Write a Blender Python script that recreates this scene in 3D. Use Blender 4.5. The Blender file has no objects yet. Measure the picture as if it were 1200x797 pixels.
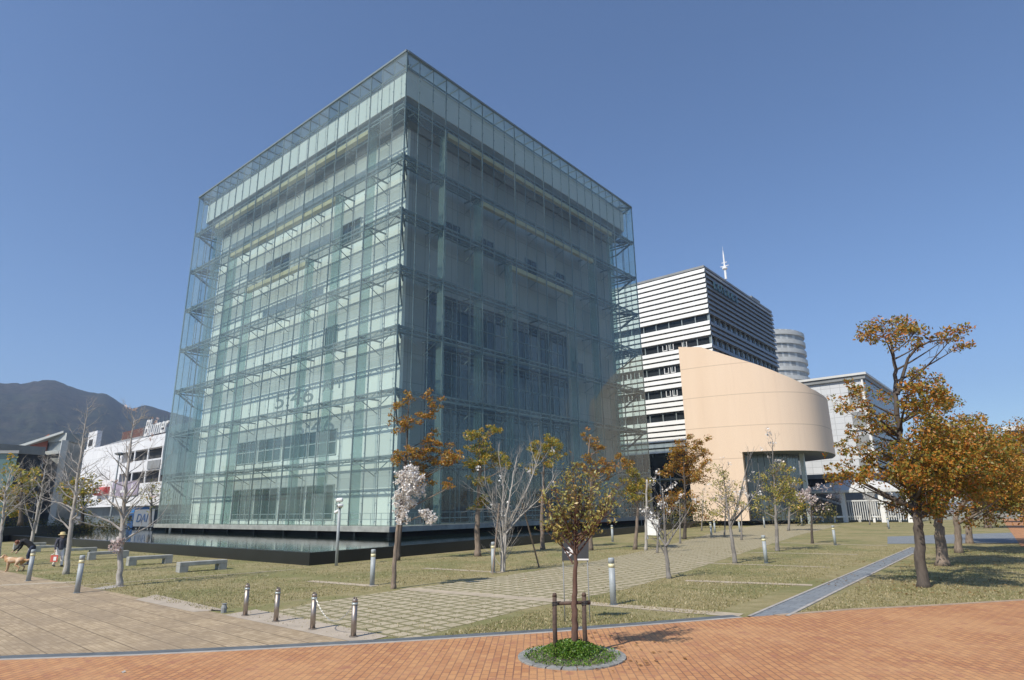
import bpy, math, random
import numpy as np
from mathutils import Vector, Matrix
R_ = math.radians
scene = bpy.context.scene
col = scene.collection
# ------------------------------------------------------------------ camera (fitted to the photograph)
EYE = 2.5
CAM = np.array([37.669, -30.7047, EYE]); FPX = 726.235
_yaw, _pit, _rol = R_(-39.86475), R_(15.171), R_(-.825198)
_cy, _sy = math.cos(_yaw), math.sin(_yaw)
FW = np.array([_sy*math.cos(_pit), _cy*math.cos(_pit), math.sin(_pit)])
_r = np.array([_cy, -_sy, 0.]); _u = np.cross(_r, FW)
RT = _r*math.cos(_rol) + _u*math.sin(_rol); UP = -_r*math.sin(_rol) + _u*math.cos(_rol)
cd = bpy.data.cameras.new('camera'); cam = bpy.data.objects.new('camera', cd); col.objects.link(cam)
cd.sensor_fit = 'HORIZONTAL'; cd.sensor_width = 36; cd.lens = 36*FPX/1200; cd.clip_start = .1; cd.clip_end = 9000
cam.matrix_world = Matrix(((RT[0], UP[0], -FW[0], CAM[0]), (RT[1], UP[1], -FW[1], CAM[1]), (RT[2], UP[2], -FW[2], CAM[2]), (0, 0, 0, 1)))
scene.camera = cam
# ------------------------------------------------------------------ sky, sun, exposure
SUN_AZ, SUN_EL = (-0.02, -1.0), 47.0           # horizontal direction towards the sun, elevation
w = bpy.data.worlds.new('World'); scene.world = w; w.use_nodes = True
nt = w.node_tree; bg = nt.nodes['Background']
sky = nt.nodes.new('ShaderNodeTexSky'); sky.sky_type = 'NISHITA'; sky.sun_disc = False
sky.sun_elevation = R_(SUN_EL); sky.sun_rotation = math.atan2(SUN_AZ[0], SUN_AZ[1])
sky.altitude = 100; sky.air_density = 1.0; sky.dust_density = 0.25; sky.ozone_density = 3.5
tn = nt.nodes.new('ShaderNodeMix'); tn.data_type = 'RGBA'; tn.blend_type = 'MULTIPLY'; tn.inputs[0].default_value = 1; tn.inputs[7].default_value = (.88, .955, 1.05, 1)
nt.links.new(sky.outputs[0], tn.inputs[6]); nt.links.new(tn.outputs[2], bg.inputs[0]); bg.inputs[1].default_value = .094
sl = bpy.data.lights.new('sun', 'SUN'); so = bpy.data.objects.new('sun', sl); col.objects.link(so)
sl.energy = 3.6; sl.angle = R_(.5); sl.color = (1, .93, .82)
_sd = Vector((SUN_AZ[0]*math.cos(R_(SUN_EL)), SUN_AZ[1]*math.cos(R_(SUN_EL)), math.sin(R_(SUN_EL)))).normalized()
so.rotation_euler = _sd.to_track_quat('Z', 'Y').to_euler(); so.location = (0, -60, 120)
vs = scene.view_settings; vs.view_transform = 'Standard'; vs.look = 'None'; vs.exposure = 0.55; vs.gamma = 1; vs.use_curve_mapping = False
scene.cycles.use_denoising = True
scene.cycles.max_bounces = 8; scene.cycles.transparent_max_bounces = 24; scene.cycles.sample_clamp_indirect = 6
scene.cycles.caustics_reflective = False; scene.cycles.caustics_refractive = False

# ------------------------------------------------------------------ helpers
def ray(x, y): return FW + RT*(x-600)/FPX - UP*(y-398.5)/FPX
def G(x, y, z=0.):                                   # where a sight line meets the ground
    d = ray(x, y); t = (z-EYE)/d[2]; q = CAM + d*t; return Vector((q[0], q[1], z))
def A(x, y, D):                                      # the point of a sight line at horizontal distance D
    d = ray(x, y); q = CAM + d*D/math.hypot(d[0], d[1]); return Vector(q)
def hd(p): return math.hypot(p[0]-CAM[0], p[1]-CAM[1])
def tag(o, label=None, cat=None, group=None, kind=None):
    if label: o['label'] = label
    if cat: o['category'] = cat
    if group: o['group'] = group
    if kind: o['kind'] = kind
    return o
def empty(name, loc=(0, 0, 0), label=None, cat=None, group=None):
    o = bpy.data.objects.new(name, None); col.objects.link(o); o.location = loc; o.empty_display_size = .2
    return tag(o, label, cat, group)
def nrm(v):
    v = Vector(v); return v.normalized() if v.length > 1e-9 else Vector((0, 0, 1))
class MB:
    def __init__(s): s.v = []; s.f = []
    def face(s, pts):
        b = len(s.v); s.v += [tuple(p) for p in pts]; s.f.append(tuple(range(b, b+len(pts))))
    def box(s, x0, y0, z0, x1, y1, z1):
        if x1 < x0: x0, x1 = x1, x0
        if y1 < y0: y0, y1 = y1, y0
        if z1 < z0: z0, z1 = z1, z0
        b = len(s.v)
        s.v += [(x0,y0,z0),(x1,y0,z0),(x1,y1,z0),(x0,y1,z0),(x0,y0,z1),(x1,y0,z1),(x1,y1,z1),(x0,y1,z1)]
        s.f += [tuple(b+i for i in q) for q in ((0,3,2,1),(4,5,6,7),(0,1,5,4),(1,2,6,5),(2,3,7,6),(3,0,4,7))]
    def bar(s, a, b_, wd, ht, up=(0, 0, 1)):         # a rectangular bar between two points
        a, b_ = Vector(a), Vector(b_); d = nrm(b_-a); sd = d.cross(Vector(up))
        sd = nrm(sd) if sd.length > 1e-4 else Vector((1, 0, 0)); u = sd.cross(d)
        k = len(s.v)
        for p in (a, b_):
            for i, j in ((-1,-1),(1,-1),(1,1),(-1,1)): s.v.append(tuple(p+sd*i*wd/2+u*j*ht/2))
        s.f += [tuple(k+i for i in q) for q in ((0,1,2,3),(7,6,5,4),(0,4,5,1),(1,5,6,2),(2,6,7,3),(3,7,4,0))]
    def tube(s, pts, rad, n=7, cap=True):
        pts = [Vector(p) for p in pts]
        if not hasattr(rad, '__len__'): rad = [rad]*len(pts)
        k = len(s.v); ref = None
        for i, p in enumerate(pts):
            d = nrm(pts[min(i+1, len(pts)-1)] - pts[max(i-1, 0)])
            if ref is None: ref = d.orthogonal().normalized()
            ref = ref - d*ref.dot(d); ref = nrm(ref) if ref.length > 1e-5 else d.orthogonal().normalized()
            o = d.cross(ref)
            for j in range(n):
                t = 2*math.pi*j/n; s.v.append(tuple(p+(ref*math.cos(t)+o*math.sin(t))*rad[i]))
        for i in range(len(pts)-1):
            for j in range(n):
                s.f.append((k+i*n+j, k+i*n+(j+1) % n, k+(i+1)*n+(j+1) % n, k+(i+1)*n+j))
        if cap:
            s.f.append(tuple(k+j for j in reversed(range(n)))); s.f.append(tuple(k+(len(pts)-1)*n+j for j in range(n)))
    def lathe(s, prof, c=(0, 0, 0), n=20):            # profile of (radius, z) turned about the vertical through c
        s.tube([(c[0], c[1], c[2]+z) for r, z in prof], [max(r, 1e-4) for r, z in prof], n)
    def prism(s, poly, z0, z1):
        n = len(poly); k = len(s.v)
        s.v += [(p[0], p[1], z0) for p in poly] + [(p[0], p[1], z1) for p in poly]
        for i in range(n): s.f.append((k+i, k+(i+1) % n, k+n+(i+1) % n, k+n+i))
        s.f.append(tuple(k+i for i in reversed(range(n)))); s.f.append(tuple(k+n+i for i in range(n)))
    def ball(s, c, r, n=10, m=7, sc=(1, 1, 1)):
        k = len(s.v)
        for i in range(m+1):
            t = math.pi*i/m
            for j in range(n):
                p = 2*math.pi*j/n
                rr = max(math.sin(t), 1e-3)
                s.v.append((c[0]+r*sc[0]*rr*math.cos(p), c[1]+r*sc[1]*rr*math.sin(p), c[2]-r*sc[2]*math.cos(t)))
        for i in range(m):
            for j in range(n): s.f.append((k+i*n+j, k+i*n+(j+1) % n, k+(i+1)*n+(j+1) % n, k+(i+1)*n+j))
    def build(s, name, mat, parent=None, smooth=False, bevel=0):
        me = bpy.data.meshes.new(name); me.from_pydata(s.v, [], s.f); me.update()
        if smooth: me.polygons.foreach_set('use_smooth', [True]*len(me.polygons))
        if mat: me.materials.append(mat)
        o = bpy.data.objects.new(name, me); col.objects.link(o)
        if parent:
            o.parent = parent; p = parent; off = Vector((0, 0, 0))
            while p: off += Vector(p.location); p = p.parent
            o.location = -off                          # meshes are written in world coordinates
        if bevel:
            b = o.modifiers.new('bevel', 'BEVEL'); b.width = bevel; b.segments = 2; b.limit_method = 'ANGLE'
        return o
def children(o): return [c for c in bpy.data.objects if c.parent == o]
def copy_tree(o, parent=None):
    c = o.copy(); col.objects.link(c)
    if parent: c.parent = parent
    for ch in children(o):
        if ch is not c: copy_tree(ch, c)
    return c
def place_copy(proto, loc, rz=0, label=None, first=False):
    o = proto if first else copy_tree(proto)
    o.location = loc; o.rotation_euler = (0, 0, rz)
    if label: o['label'] = label
    return o

# ------------------------------------------------------------------ materials
class NT:
    def __init__(s, name):
        s.m = bpy.data.materials.new(name); s.m.use_nodes = True; s.t = s.m.node_tree; s.n = s.t.nodes
        s.b = s.n['Principled BSDF']; s.out = s.n['Material Output']
    def add(s, typ, **kw):
        n = s.n.new('ShaderNode'+typ)
        for k, v in kw.items():
            if k in n.inputs: n.inputs[k].default_value = v
            else: setattr(n, k, v)
        return n
    def link(s, a, b): s.t.links.new(a, b)
    def coord(s, scale=(1, 1, 1), rot=0, world=True):
        if world: src = s.add('NewGeometry').outputs['Position']
        else: src = s.add('TexCoord').outputs['Object']
        mp = s.add('Mapping'); mp.inputs['Scale'].default_value = scale; mp.inputs['Rotation'].default_value = (0, 0, rot)
        s.link(src, mp.inputs[0]); return mp.outputs[0]
    def noise(s, vec, scale, detail=4, rough=.6):
        n = s.add('TexNoise'); n.inputs['Scale'].default_value = scale; n.inputs['Detail'].default_value = detail; n.inputs['Roughness'].default_value = rough
        s.link(vec, n.inputs['Vector']); return n.outputs[0]
    def ramp(s, fac, stops, mode='LINEAR'):
        r = s.add('ValToRGB'); r.color_ramp.interpolation = mode; e = r.color_ramp.elements
        while len(e) < len(stops): e.new(.5)
        for i, (p, c) in enumerate(stops): e[i].position = p; e[i].color = (*c, 1) if len(c) == 3 else c
        s.link(fac, r.inputs[0]); return r.outputs[0]
    def mix(s, fac, a, b, blend='MIX'):
        m = s.add('Mix'); m.data_type = 'RGBA'; m.blend_type = blend
        for sock, v in ((m.inputs[0], fac), (m.inputs[6], a), (m.inputs[7], b)):
            if isinstance(v, (int, float)): sock.default_value = v
            elif isinstance(v, tuple): sock.default_value = (*v, 1)
            else: s.link(v, sock)
        return m.outputs[2]
    def bump(s, h, strength=.3, dist=.02):
        b = s.add('Bump'); b.inputs['Strength'].default_value = strength; b.inputs['Distance'].default_value = dist
        s.link(h, b.inputs['Height']); s.link(b.outputs[0], s.b.inputs['Normal'])
    def base(s, c):
        if isinstance(c, tuple): s.b.inputs['Base Color'].default_value = (*c, 1)
        else: s.link(c, s.b.inputs['Base Color'])
    def rough(s, r): s.b.inputs['Roughness'].default_value = r
def simple(name, c, rough=.6, var=.25, scale=3., metal=0, bump=0, spec=None, world=True):
    k = NT(name); v = k.coord(world=world)
    n = k.noise(v, scale, 6)
    lo = tuple(max(0, x*(1-var)) for x in c); hi = tuple(min(1, x*(1+var)) for x in c)
    k.base(k.ramp(n, [(.3, lo), (.7, hi)])); k.rough(rough); k.b.inputs['Metallic'].default_value = metal
    if spec is not None: k.b.inputs['Specular IOR Level'].default_value = spec
    if bump: k.bump(k.noise(v, scale*8, 4), bump, .01)
    return k.m
def panels(name, c, sx, sz, axis='x', rough=.6, line=.012, dark=.45, var=.08, metal=0):
    """cladding with fine joints every sx along the wall and sz up it"""
    k = NT(name); pos = k.add('NewGeometry').outputs['Position']; sp = k.add('SeparateXYZ'); k.link(pos, sp.inputs[0])
    cb = k.add('CombineXYZ'); k.link(sp.outputs['X' if axis == 'x' else 'Y'], cb.inputs[0]); k.link(sp.outputs['Z'], cb.inputs[1])
    b = k.add('TexBrick'); b.offset = 0; b.inputs['Scale'].default_value = 1; b.inputs['Mortar Size'].default_value = line; b.inputs['Brick Width'].default_value = sx; b.inputs['Row Height'].default_value = sz
    b.inputs['Color1'].default_value = (*[x*(1-var) for x in c], 1); b.inputs['Color2'].default_value = (*[min(1, x*(1+var)) for x in c], 1); b.inputs['Mortar'].default_value = (*[x*dark for x in c], 1)
    k.link(cb.outputs[0], b.inputs['Vector'])
    st = k.noise(k.coord((1, 1, .25)), .8, 6)
    k.base(k.mix(k.ramp(st, [(.35, (.12,)*3), (.6, (0,)*3)]), b.outputs[0], tuple(x*.72 for x in c))); k.rough(rough); k.b.inputs['Metallic'].default_value = metal
    return k.m
def glass_thin(name, tint, dust=(.5, .6, .6), dustf=.05, boost=1.0, base=.05, rough=.012, vary=False):
    """one sheet of clear glass: tinted see-through, mirror-like towards grazing angles, a little dust"""
    k = NT(name); k.n.remove(k.b)
    tr = k.add('BsdfTransparent'); tr.inputs[0].default_value = (*tint, 1)
    gl = k.add('BsdfGlossy'); gl.inputs['Roughness'].default_value = rough; gl.inputs[0].default_value = (.92, .96, .96, 1)
    lw = k.add('LayerWeight'); lw.inputs[0].default_value = .5
    pw = k.add('Math', operation='POWER'); k.link(lw.outputs['Facing'], pw.inputs[0]); pw.inputs[1].default_value = 3.6
    ma = k.add('Math', operation='MULTIPLY_ADD'); ma.use_clamp = True; k.link(pw.outputs[0], ma.inputs[0]); ma.inputs[1].default_value = .95*boost; ma.inputs[2].default_value = base
    df = k.add('BsdfDiffuse'); df.inputs[0].default_value = (*dust, 1)
    m1 = k.add('MixShader'); m1.inputs[0].default_value = dustf
    if vary:
        mr = k.add('MapRange'); k.link(k.add('NewGeometry').outputs['Random Per Island'], mr.inputs[0]); mr.inputs[3].default_value = dustf*.45; mr.inputs[4].default_value = dustf*1.6; k.link(mr.outputs[0], m1.inputs[0])
    k.link(tr.outputs[0], m1.inputs[1]); k.link(df.outputs[0], m1.inputs[2])
    m2 = k.add('MixShader'); k.link(ma.outputs[0], m2.inputs[0]); k.link(m1.outputs[0], m2.inputs[1]); k.link(gl.outputs[0], m2.inputs[2])
    k.link(m2.outputs[0], k.out.inputs[0]); return k.m
def leafmat(name, stops, trans=.35):
    k = NT(name); ge = k.add('NewGeometry')
    c = k.ramp(ge.outputs['Random Per Island'], stops)
    k.n.remove(k.b)
    d = k.add('BsdfDiffuse'); t = k.add('BsdfTranslucent'); g = k.add('BsdfGlossy'); g.inputs['Roughness'].default_value = .45
    k.link(c, d.inputs[0]); k.link(c, t.inputs[0])
    m = k.add('MixShader'); m.inputs[0].default_value = trans; k.link(d.outputs[0], m.inputs[1]); k.link(t.outputs[0], m.inputs[2])
    m2 = k.add('MixShader'); m2.inputs[0].default_value = .04; k.link(m.outputs[0], m2.inputs[1]); k.link(g.outputs[0], m2.inputs[2])
    k.link(m2.outputs[0], k.out.inputs[0]); return k.m

M = {}
M['glass'] = glass_thin('clear_facade_glass', (.81, .895, .87), (.60, .70, .66), .095, .42, .035, vary=True)
M['fin'] = glass_thin('pale_fin_glass', (.80, .90, .89), (.48, .60, .58), .28, .4, .04)
M['roofglass'] = glass_thin('roof_glass', (.85, .91, .91), (.50, .60, .60), .55, .4, .03)
M['steel'] = simple('grey_green_steel', (.20, .245, .25), .45, .12, 4, .2)
M['struts2'] = simple('grey_teal_frame', (.19, .23, .235), .45, .1, 3, .2)
M['struts'] = simple('dark_teal_steel', (.07, .10, .115), .5, .1, 4, .2)
k = NT('open_steel_grating'); k.n.remove(k.b)
a_ = k.add('BsdfTransparent'); b_ = k.add('BsdfDiffuse'); b_.inputs[0].default_value = (.16, .20, .21, 1); m_ = k.add('MixShader'); m_.inputs[0].default_value = .5
k.link(a_.outputs[0], m_.inputs[1]); k.link(b_.outputs[0], m_.inputs[2]); k.link(m_.outputs[0], k.out.inputs[0]); M['grating'] = k.m
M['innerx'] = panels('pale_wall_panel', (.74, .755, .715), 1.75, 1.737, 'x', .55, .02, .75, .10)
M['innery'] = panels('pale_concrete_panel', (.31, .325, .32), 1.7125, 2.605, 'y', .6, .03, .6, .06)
M['fascia'] = panels('white_fascia_panel', (.62, .64, .62), 1.75, 9, 'x', .5, .04, .5, .04)
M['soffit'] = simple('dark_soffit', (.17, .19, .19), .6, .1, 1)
M['beige'] = simple('beige_beam_paint', (.47, .42, .245), .5, .1, 2)
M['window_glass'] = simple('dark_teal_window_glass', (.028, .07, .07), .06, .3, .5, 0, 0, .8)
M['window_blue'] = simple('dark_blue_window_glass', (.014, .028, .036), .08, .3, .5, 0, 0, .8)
M['frame'] = simple('pale_aluminium', (.42, .47, .46), .4, .1, 2, .3)
M['deck'] = simple('weathered_concrete', (.30, .31, .28), .8, .25, 1.5, 0, .2)
M['black'] = simple('black_granite', (.010, .011, .010), .35, .35, 1.2)
M['dark'] = simple('dark_recess', (.03, .03, .03), .8, .2, 1)
M['letter'] = simple('grey_glass_lettering', (.17, .21, .21), .5, .1, 1)
M['concrete'] = simple('bench_concrete', (.33, .33, .30), .85, .25, 2.5, 0, .3)
M['stainless'] = simple('brushed_stainless', (.36, .31, .27), .45, .12, 6, .85, world=False)
M['post_grey'] = simple('grey_post_paint', (.34, .37, .38), .5, .1, 5, 0, world=False)
M['band'] = simple('yellow_reflective_band', (.68, .62, .38), .4, .1, 6, world=False)
M['white'] = simple('white_paint', (.78, .78, .76), .5, .06, 1)
M['offwhite'] = simple('offwhite_wall', (.62, .62, .60), .6, .08, .5)
M['blackpaint'] = simple('black_plastic', (.02, .02, .022), .4, .2, 3)
M['wood'] = simple('brown_stake_wood', (.09, .06, .045), .8, .4, 9, 0, .4)
M['chain'] = simple('pale_chain', (.55, .55, .52), .4, .1, 6, .5)
def barkmat(name, c, var=.35):
    k = NT(name); v = k.coord((1, 1, .22)); n = k.noise(v, 14, 6); n2 = k.noise(k.coord(), 2.2, 3)
    x = k.ramp(n, [(.3, tuple(q*(1-var) for q in c)), (.7, tuple(min(1, q*(1+var)) for q in c))])
    k.base(k.mix(k.ramp(n2, [(.45, (0,)*3), (.62, (.5,)*3)]), x, tuple(q*.55 for q in c))); k.rough(.9); k.bump(n, .5, .02); return k.m
M['bark_dark'] = barkmat('dark_bark', (.10, .08, .065)); M['bark_grey'] = barkmat('grey_bark', (.24, .22, .20), .3)
M['bark_pale'] = barkmat('pale_bark', (.42, .39, .35), .25); M['bark_red'] = barkmat('reddish_bark', (.13, .075, .055))
M['bark_tan'] = barkmat('tan_bark', (.22, .17, .13))
M['leaf_rust'] = leafmat('rust_leaves', [(0, (0.163, 0.157, 0.027)), (.25, (0.327, 0.228, 0.032)), (.6, (0.501, 0.277, 0.038)), (.85, (0.501, 0.192, 0.032)), (1, (0.306, 0.096, 0.021))])
M['leaf_rustolive'] = leafmat('rust_and_olive_leaves', [(0, (0.108, 0.129, 0.020)), (.35, (0.247, 0.216, 0.031)), (.6, (0.429, 0.248, 0.031)), (.85, (0.537, 0.205, 0.029)), (1, (0.343, 0.098, 0.020))])
M['leaf_olive'] = leafmat('olive_leaves', [(0, (0.134, 0.183, 0.029)), (.4, (0.294, 0.294, 0.045)), (.7, (0.490, 0.368, 0.049)), (1, (0.637, 0.319, 0.045))])
M['leaf_straw'] = leafmat('straw_and_olive_leaves', [(0, (0.203, 0.235, 0.058)), (.5, (0.405, 0.384, 0.104)), (.8, (0.562, 0.458, 0.139)), (1, (0.495, 0.273, 0.082))])
M['leaf_green'] = leafmat('fresh_green_leaves', [(0, (0.088, 0.175, 0.026)), (.5, (0.175, 0.298, 0.052)), (1, (0.280, 0.350, 0.088))])
M['leaf_dull'] = leafmat('dull_green_leaves', [(0, (0.070, 0.096, 0.026)), (.5, (0.140, 0.149, 0.044)), (1, (0.298, 0.210, 0.052))])
M['blossom'] = leafmat('white_blossom', [(0, (0.616, 0.526, 0.470)), (.4, (0.850, 0.806, 0.739)), (1, (0.850, 0.850, 0.850))], .3)
M['blossom_pink'] = leafmat('pinkish_blossom', [(0, (.50, .38, .36)), (.5, (.66, .55, .52)), (1, (.78, .72, .68))], .3)

# ------------------------------------------------------------------ ground
def sheet(name, pts, z, mat):
    m = MB(); m.face([(p[0], p[1], z) for p in pts]); return tag(m.build(name, mat), kind='structure')
k = NT('far_paving'); v = k.coord(); k.base(k.ramp(k.noise(v, .05, 6), [(.35, (.15, .14, .12)), (.65, (.24, .22, .19))])); k.rough(.9); M['farground'] = k.m
sheet('ground', [(-6000, -6000), (6000, -6000), (6000, 6000), (-6000, 6000)], -.03, M['farground'])
k = NT('dry_lawn'); v = k.coord()
n1 = k.noise(v, .28, 5); n2 = k.noise(v, 2.0, 5, .7); n3 = k.noise(v, 38, 4, .7)
c1 = k.ramp(n2, [(.30, (.23, .205, .08)), (.48, (.34, .285, .135)), (.68, (.44, .36, .20))])
c2 = k.ramp(n1, [(.40, (.65,)*3), (.56, (0,)*3)])
c3 = k.mix(c2, c1, (.17, .19, .055))
c3 = k.mix(k.ramp(k.noise(k.coord((.8, 1.5, 1)), .75, 7, .7), [(.56, (0,)*3), (.70, (.8,)*3)]), c3, (.37, .295, .19))
k.base(k.mix(k.ramp(n3, [(.3, (.5,)*3), (.7, (0,)*3)]), c3, (.13, .125, .045), 'MIX')); k.rough(.95); k.bump(n3, .8, .03); M['lawn'] = k.m
sheet('lawn', [(-90, -22.45), (27.2, -22.45), (31.9, -15.4), (40, -4.6), (48, 6), (52, 100), (-2, 108), (-90, 60)], 0, M['lawn'])
# tan plaza paving left of the brick
k = NT('tan_paving'); v = k.coord(rot=R_(2))
b = k.add('TexBrick'); b.offset = .5; b.inputs['Scale'].default_value = 1; b.inputs['Brick Width'].default_value = 1.2; b.inputs['Row Height'].default_value = .6; b.inputs['Mortar Size'].default_value = .02; b.inputs['Mortar Smooth'].default_value = .4
b.inputs['Color1'].default_value = (.50, .39, .255, 1); b.inputs['Color2'].default_value = (.445, .345, .225, 1); b.inputs['Mortar'].default_value = (.25, .19, .12, 1); k.link(v, b.inputs['Vector'])
b2 = k.add('TexBrick'); b2.inputs['Scale'].default_value = 1; b2.inputs['Brick Width'].default_value = .2; b2.inputs['Row Height'].default_value = .1; b2.inputs['Mortar Size'].default_value = .007
b2.inputs['Color1'].default_value = (1, 1, 1, 1); b2.inputs['Color2'].default_value = (.72, .70, .66, 1); b2.inputs['Mortar'].default_value = (.62, .58, .52, 1); k.link(v, b2.inputs['Vector'])
x = k.mix(1., b.outputs[0], b2.outputs[0], 'MULTIPLY')
x = k.mix(k.ramp(k.noise(v, .6, 6), [(.38, (.6,)*3), (.56, (0,)*3)]), x, (.27, .205, .135))
k.base(x); k.rough(.9); k.bump(b2.outputs['Fac'], -.3, .01); M['tan'] = k.m
curb_px = [(-260, 790), (0, 774), (150, 769), (300, 762), (450, 754), (640, 742), (760, 733), (870, 724), (1000, 715), (1100, 710), (1200, 704), (1500, 690)]
curb = [G(*q) for q in curb_px]
sheet('plaza_paving', [(-260, -60), (8, -60)] + [tuple(p)[:2] for p in curb[:5]] + [(27.2, -22.42), (21.4, -22.42), (-260, -23.2)], .004, M['tan'])
# orange brick paving
k = NT('orange_brick_paving'); v = k.coord(rot=R_(52))
def brk(v, wd, ht, o): 
    b = k.add('TexBrick'); b.offset = o; b.inputs['Scale'].default_value = 1; b.inputs['Brick Width'].default_value = wd; b.inputs['Row Height'].default_value = ht; b.inputs['Mortar Size'].default_value = .011; b.inputs['Mortar Smooth'].default_value = .2; b.inputs['Bias'].default_value = 0
    b.inputs['Color1'].default_value = (.565, .285, .115, 1); b.inputs['Color2'].default_value = (.43, .19, .078, 1); b.inputs['Mortar'].default_value = (.20, .10, .06, 1); k.link(v, b.inputs['Vector']); return b
b = brk(v, .25, .125, .5)
big = k.noise(k.coord((1, 1, 1)), .55, 5, .7); med = k.noise(k.coord(), 3.2, 4, .7)
x = k.mix(k.ramp(big, [(.42, (0,)*3), (.62, (.5,)*3)]), b.outputs[0], (.60, .345, .16))
x = k.mix(k.ramp(med, [(.55, (0,)*3), (.66, (.8,)*3)]), x, (.35, .15, .09))
x = k.mix(k.ramp(k.noise(k.coord(), 40, 3), [(.4, (.25,)*3), (.7, (0,)*3)]), x, (.30, .15, .09))
k.base(x); k.rough(.85); k.bump(b.outputs['Fac'], -.5, .01); M['brick'] = k.m
sheet('brick_paving', [tuple(p)[:2] for p in curb] + [(70, 10), (90, -30), (60, -70), (8, -60)], .008, M['brick'])
# kerb between brick and lawn: a dark drain line and a pale edging course
def strip_along(name, pts, w0, w1, z, mat, top=None):
    m = MB(); L = []; Rr = []
    for i, p in enumerate(pts):
        d = nrm(pts[min(i+1, len(pts)-1)]-pts[max(i-1, 0)]); nn = Vector((-d.y, d.x, 0))
        L.append(p+nn*w1); Rr.append(p+nn*w0)
    for i in range(len(pts)-1):
        m.face([(*Rr[i][:2], z), (*Rr[i+1][:2], z), (*L[i+1][:2], z), (*L[i][:2], z)])
        if top:
            for q in (Rr, L): m.face([(*q[i][:2], z-top), (*q[i+1][:2], z-top), (*q[i+1][:2], z), (*q[i][:2], z)])
    return tag(m.build(name, mat), kind='structure')
def fine(pts, n=12):
    out = []
    for i in range(len(pts)-1):
        for j in range(n): out.append(pts[i].lerp(pts[i+1], j/n))
    return out+[pts[-1]]
M['edging'] = simple('pale_edging_stone', (.40, .37, .33), .8, .2, 3, 0, .2); M['drain'] = simple('slate_drain_stone', (.115, .13, .14), .7, .25, 3, 0, .2)
M['edgetan'] = simple('tan_edging_stone', (.36, .27, .19), .85, .2, 3)
strip_along('kerb_edging', fine(curb[:8]), -.02, .07, .016, M['edging'], .03)
strip_along('drain_channel', fine(curb[:8]), .073, .36, .013, M['drain'], .03)
strip_along('kerb_edging', fine([G(911, 722)]+curb[8:]), -.02, .14, .016, M['edgetan'], .03)
# slate path with pale borders across the lawn and the grey cross path beyond
pathL = [G(868, 727), G(905, 707), G(960, 690), G(1000, 668), G(1064, 641.5)]; pathR = [G(905, 726.5), G(950, 701), G(1000, 679), G(1040, 660), G(1075, 644)]
pathL = [Vector((31.85+(-.028)*(t), -15.8+t, 0)) for t in (0, 6, 12, 20, 28.5)]; 
k = NT('slate_path'); v = k.coord()
b = k.add('TexBrick'); b.inputs['Scale'].default_value = 1; b.inputs['Brick Width'].default_value = .42; b.inputs['Row Height'].default_value = .28; b.inputs['Mortar Size'].default_value = .012
b.inputs['Color1'].default_value = (.20, .225, .245, 1); b.inputs['Color2'].default_value = (.25, .275, .29, 1); b.inputs['Mortar'].default_value = (.13, .14, .15, 1); k.link(v, b.inputs['Vector'])
k.base(k.mix(k.ramp(k.noise(v, 1.5, 5), [(.4, (.4,)*3), (.65, (0,)*3)]), b.outputs[0], (.16, .17, .18))); k.rough(.8); M['slatepath'] = k.m
strip_along('slate_path', pathL, -.66, -.05, .004, M['slatepath'])
strip_along('path_edging', [pathL[0]+Vector((0, .45, 0))]+pathL[1:], -.05, .03, .02, M['edging'], .03); strip_along('path_edging', [pathL[0]+Vector((0, .95, 0))]+pathL[1:], -.74, -.66, .02, M['edging'], .03)
sheet('cross_path', [G(1040, 637.5), G(1300, 636), G(1300, 622), G(1180, 624.5), G(1040, 629)], .01, M['slatepath'])
sheet('brick_path', [tuple(G(*q))[:2] for q in ((1197, 641), (1290, 641), (1206, 597), (1166, 597))], .014, M['brick'])
# grid paving with grass joints
k = NT('grass_grid_paving'); v = k.coord(rot=R_(4))
b = k.add('TexBrick'); b.offset = 0; b.inputs['Scale'].default_value = 1; b.inputs['Brick Width'].default_value = .46; b.inputs['Row Height'].default_value = .46; b.inputs['Mortar Size'].default_value = .06; b.inputs['Mortar Smooth'].default_value = .15
b.inputs['Color1'].default_value = (.50, .43, .30, 1); b.inputs['Color2'].default_value = (.43, .37, .255, 1); b.inputs['Mortar'].default_value = (.19, .175, .08, 1); k.link(v, b.inputs['Vector'])
x = k.mix(k.ramp(k.noise(v, 1.4, 5, .7), [(.52, (0,)*3), (.72, (.8,)*3)]), b.outputs[0], (.25, .22, .11))
x = k.mix(k.ramp(k.noise(v, 25, 4), [(.4, (.3,)*3), (.65, (0,)*3)]), x, (.24, .20, .12))
k.base(x); k.rough(.95); k.bump(b.outputs['Fac'], -.6, .03); M['grid'] = k.m
sheet('grid_paving', [G(480, 750), G(560, 728), G(620, 712.5), G(735, 690), G(810, 668), G(880, 645), G(940, 626), G(985, 616), G(905, 613), G(845, 622), G(775, 641), G(700, 657), G(596, 674), G(480, 690), G(370, 706), G(300, 722)], .004, M['grid'])
M['strip'] = simple('tan_stone_strip', (.44, .37, .27), .9, .2, 2.5, 0, .2)
def seg(name, a, b, wd, z=.008):
    a, b = G(*a), G(*b); d = nrm(b-a); n_ = Vector((-d.y, d.x, 0))*wd/2
    sheet(name, [(a-n_)[:2], (b-n_)[:2], (b+n_)[:2], (a+n_)[:2]], z, M['strip'])
seg('stone_strip', (362, 681), (440, 687), .42); seg('stone_strip', (474, 690), (868, 721.5), .55); seg('stone_strip', (497, 666), (590, 671), .35)
seg('stone_strip', (803, 680.5), (952, 686), .45); seg('stone_strip', (815, 659.5), (972, 665), .3); seg('stone_strip', (880, 647.5), (1005, 650), .35); seg('stone_strip', (915, 636), (1040, 639.5), .35)
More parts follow.
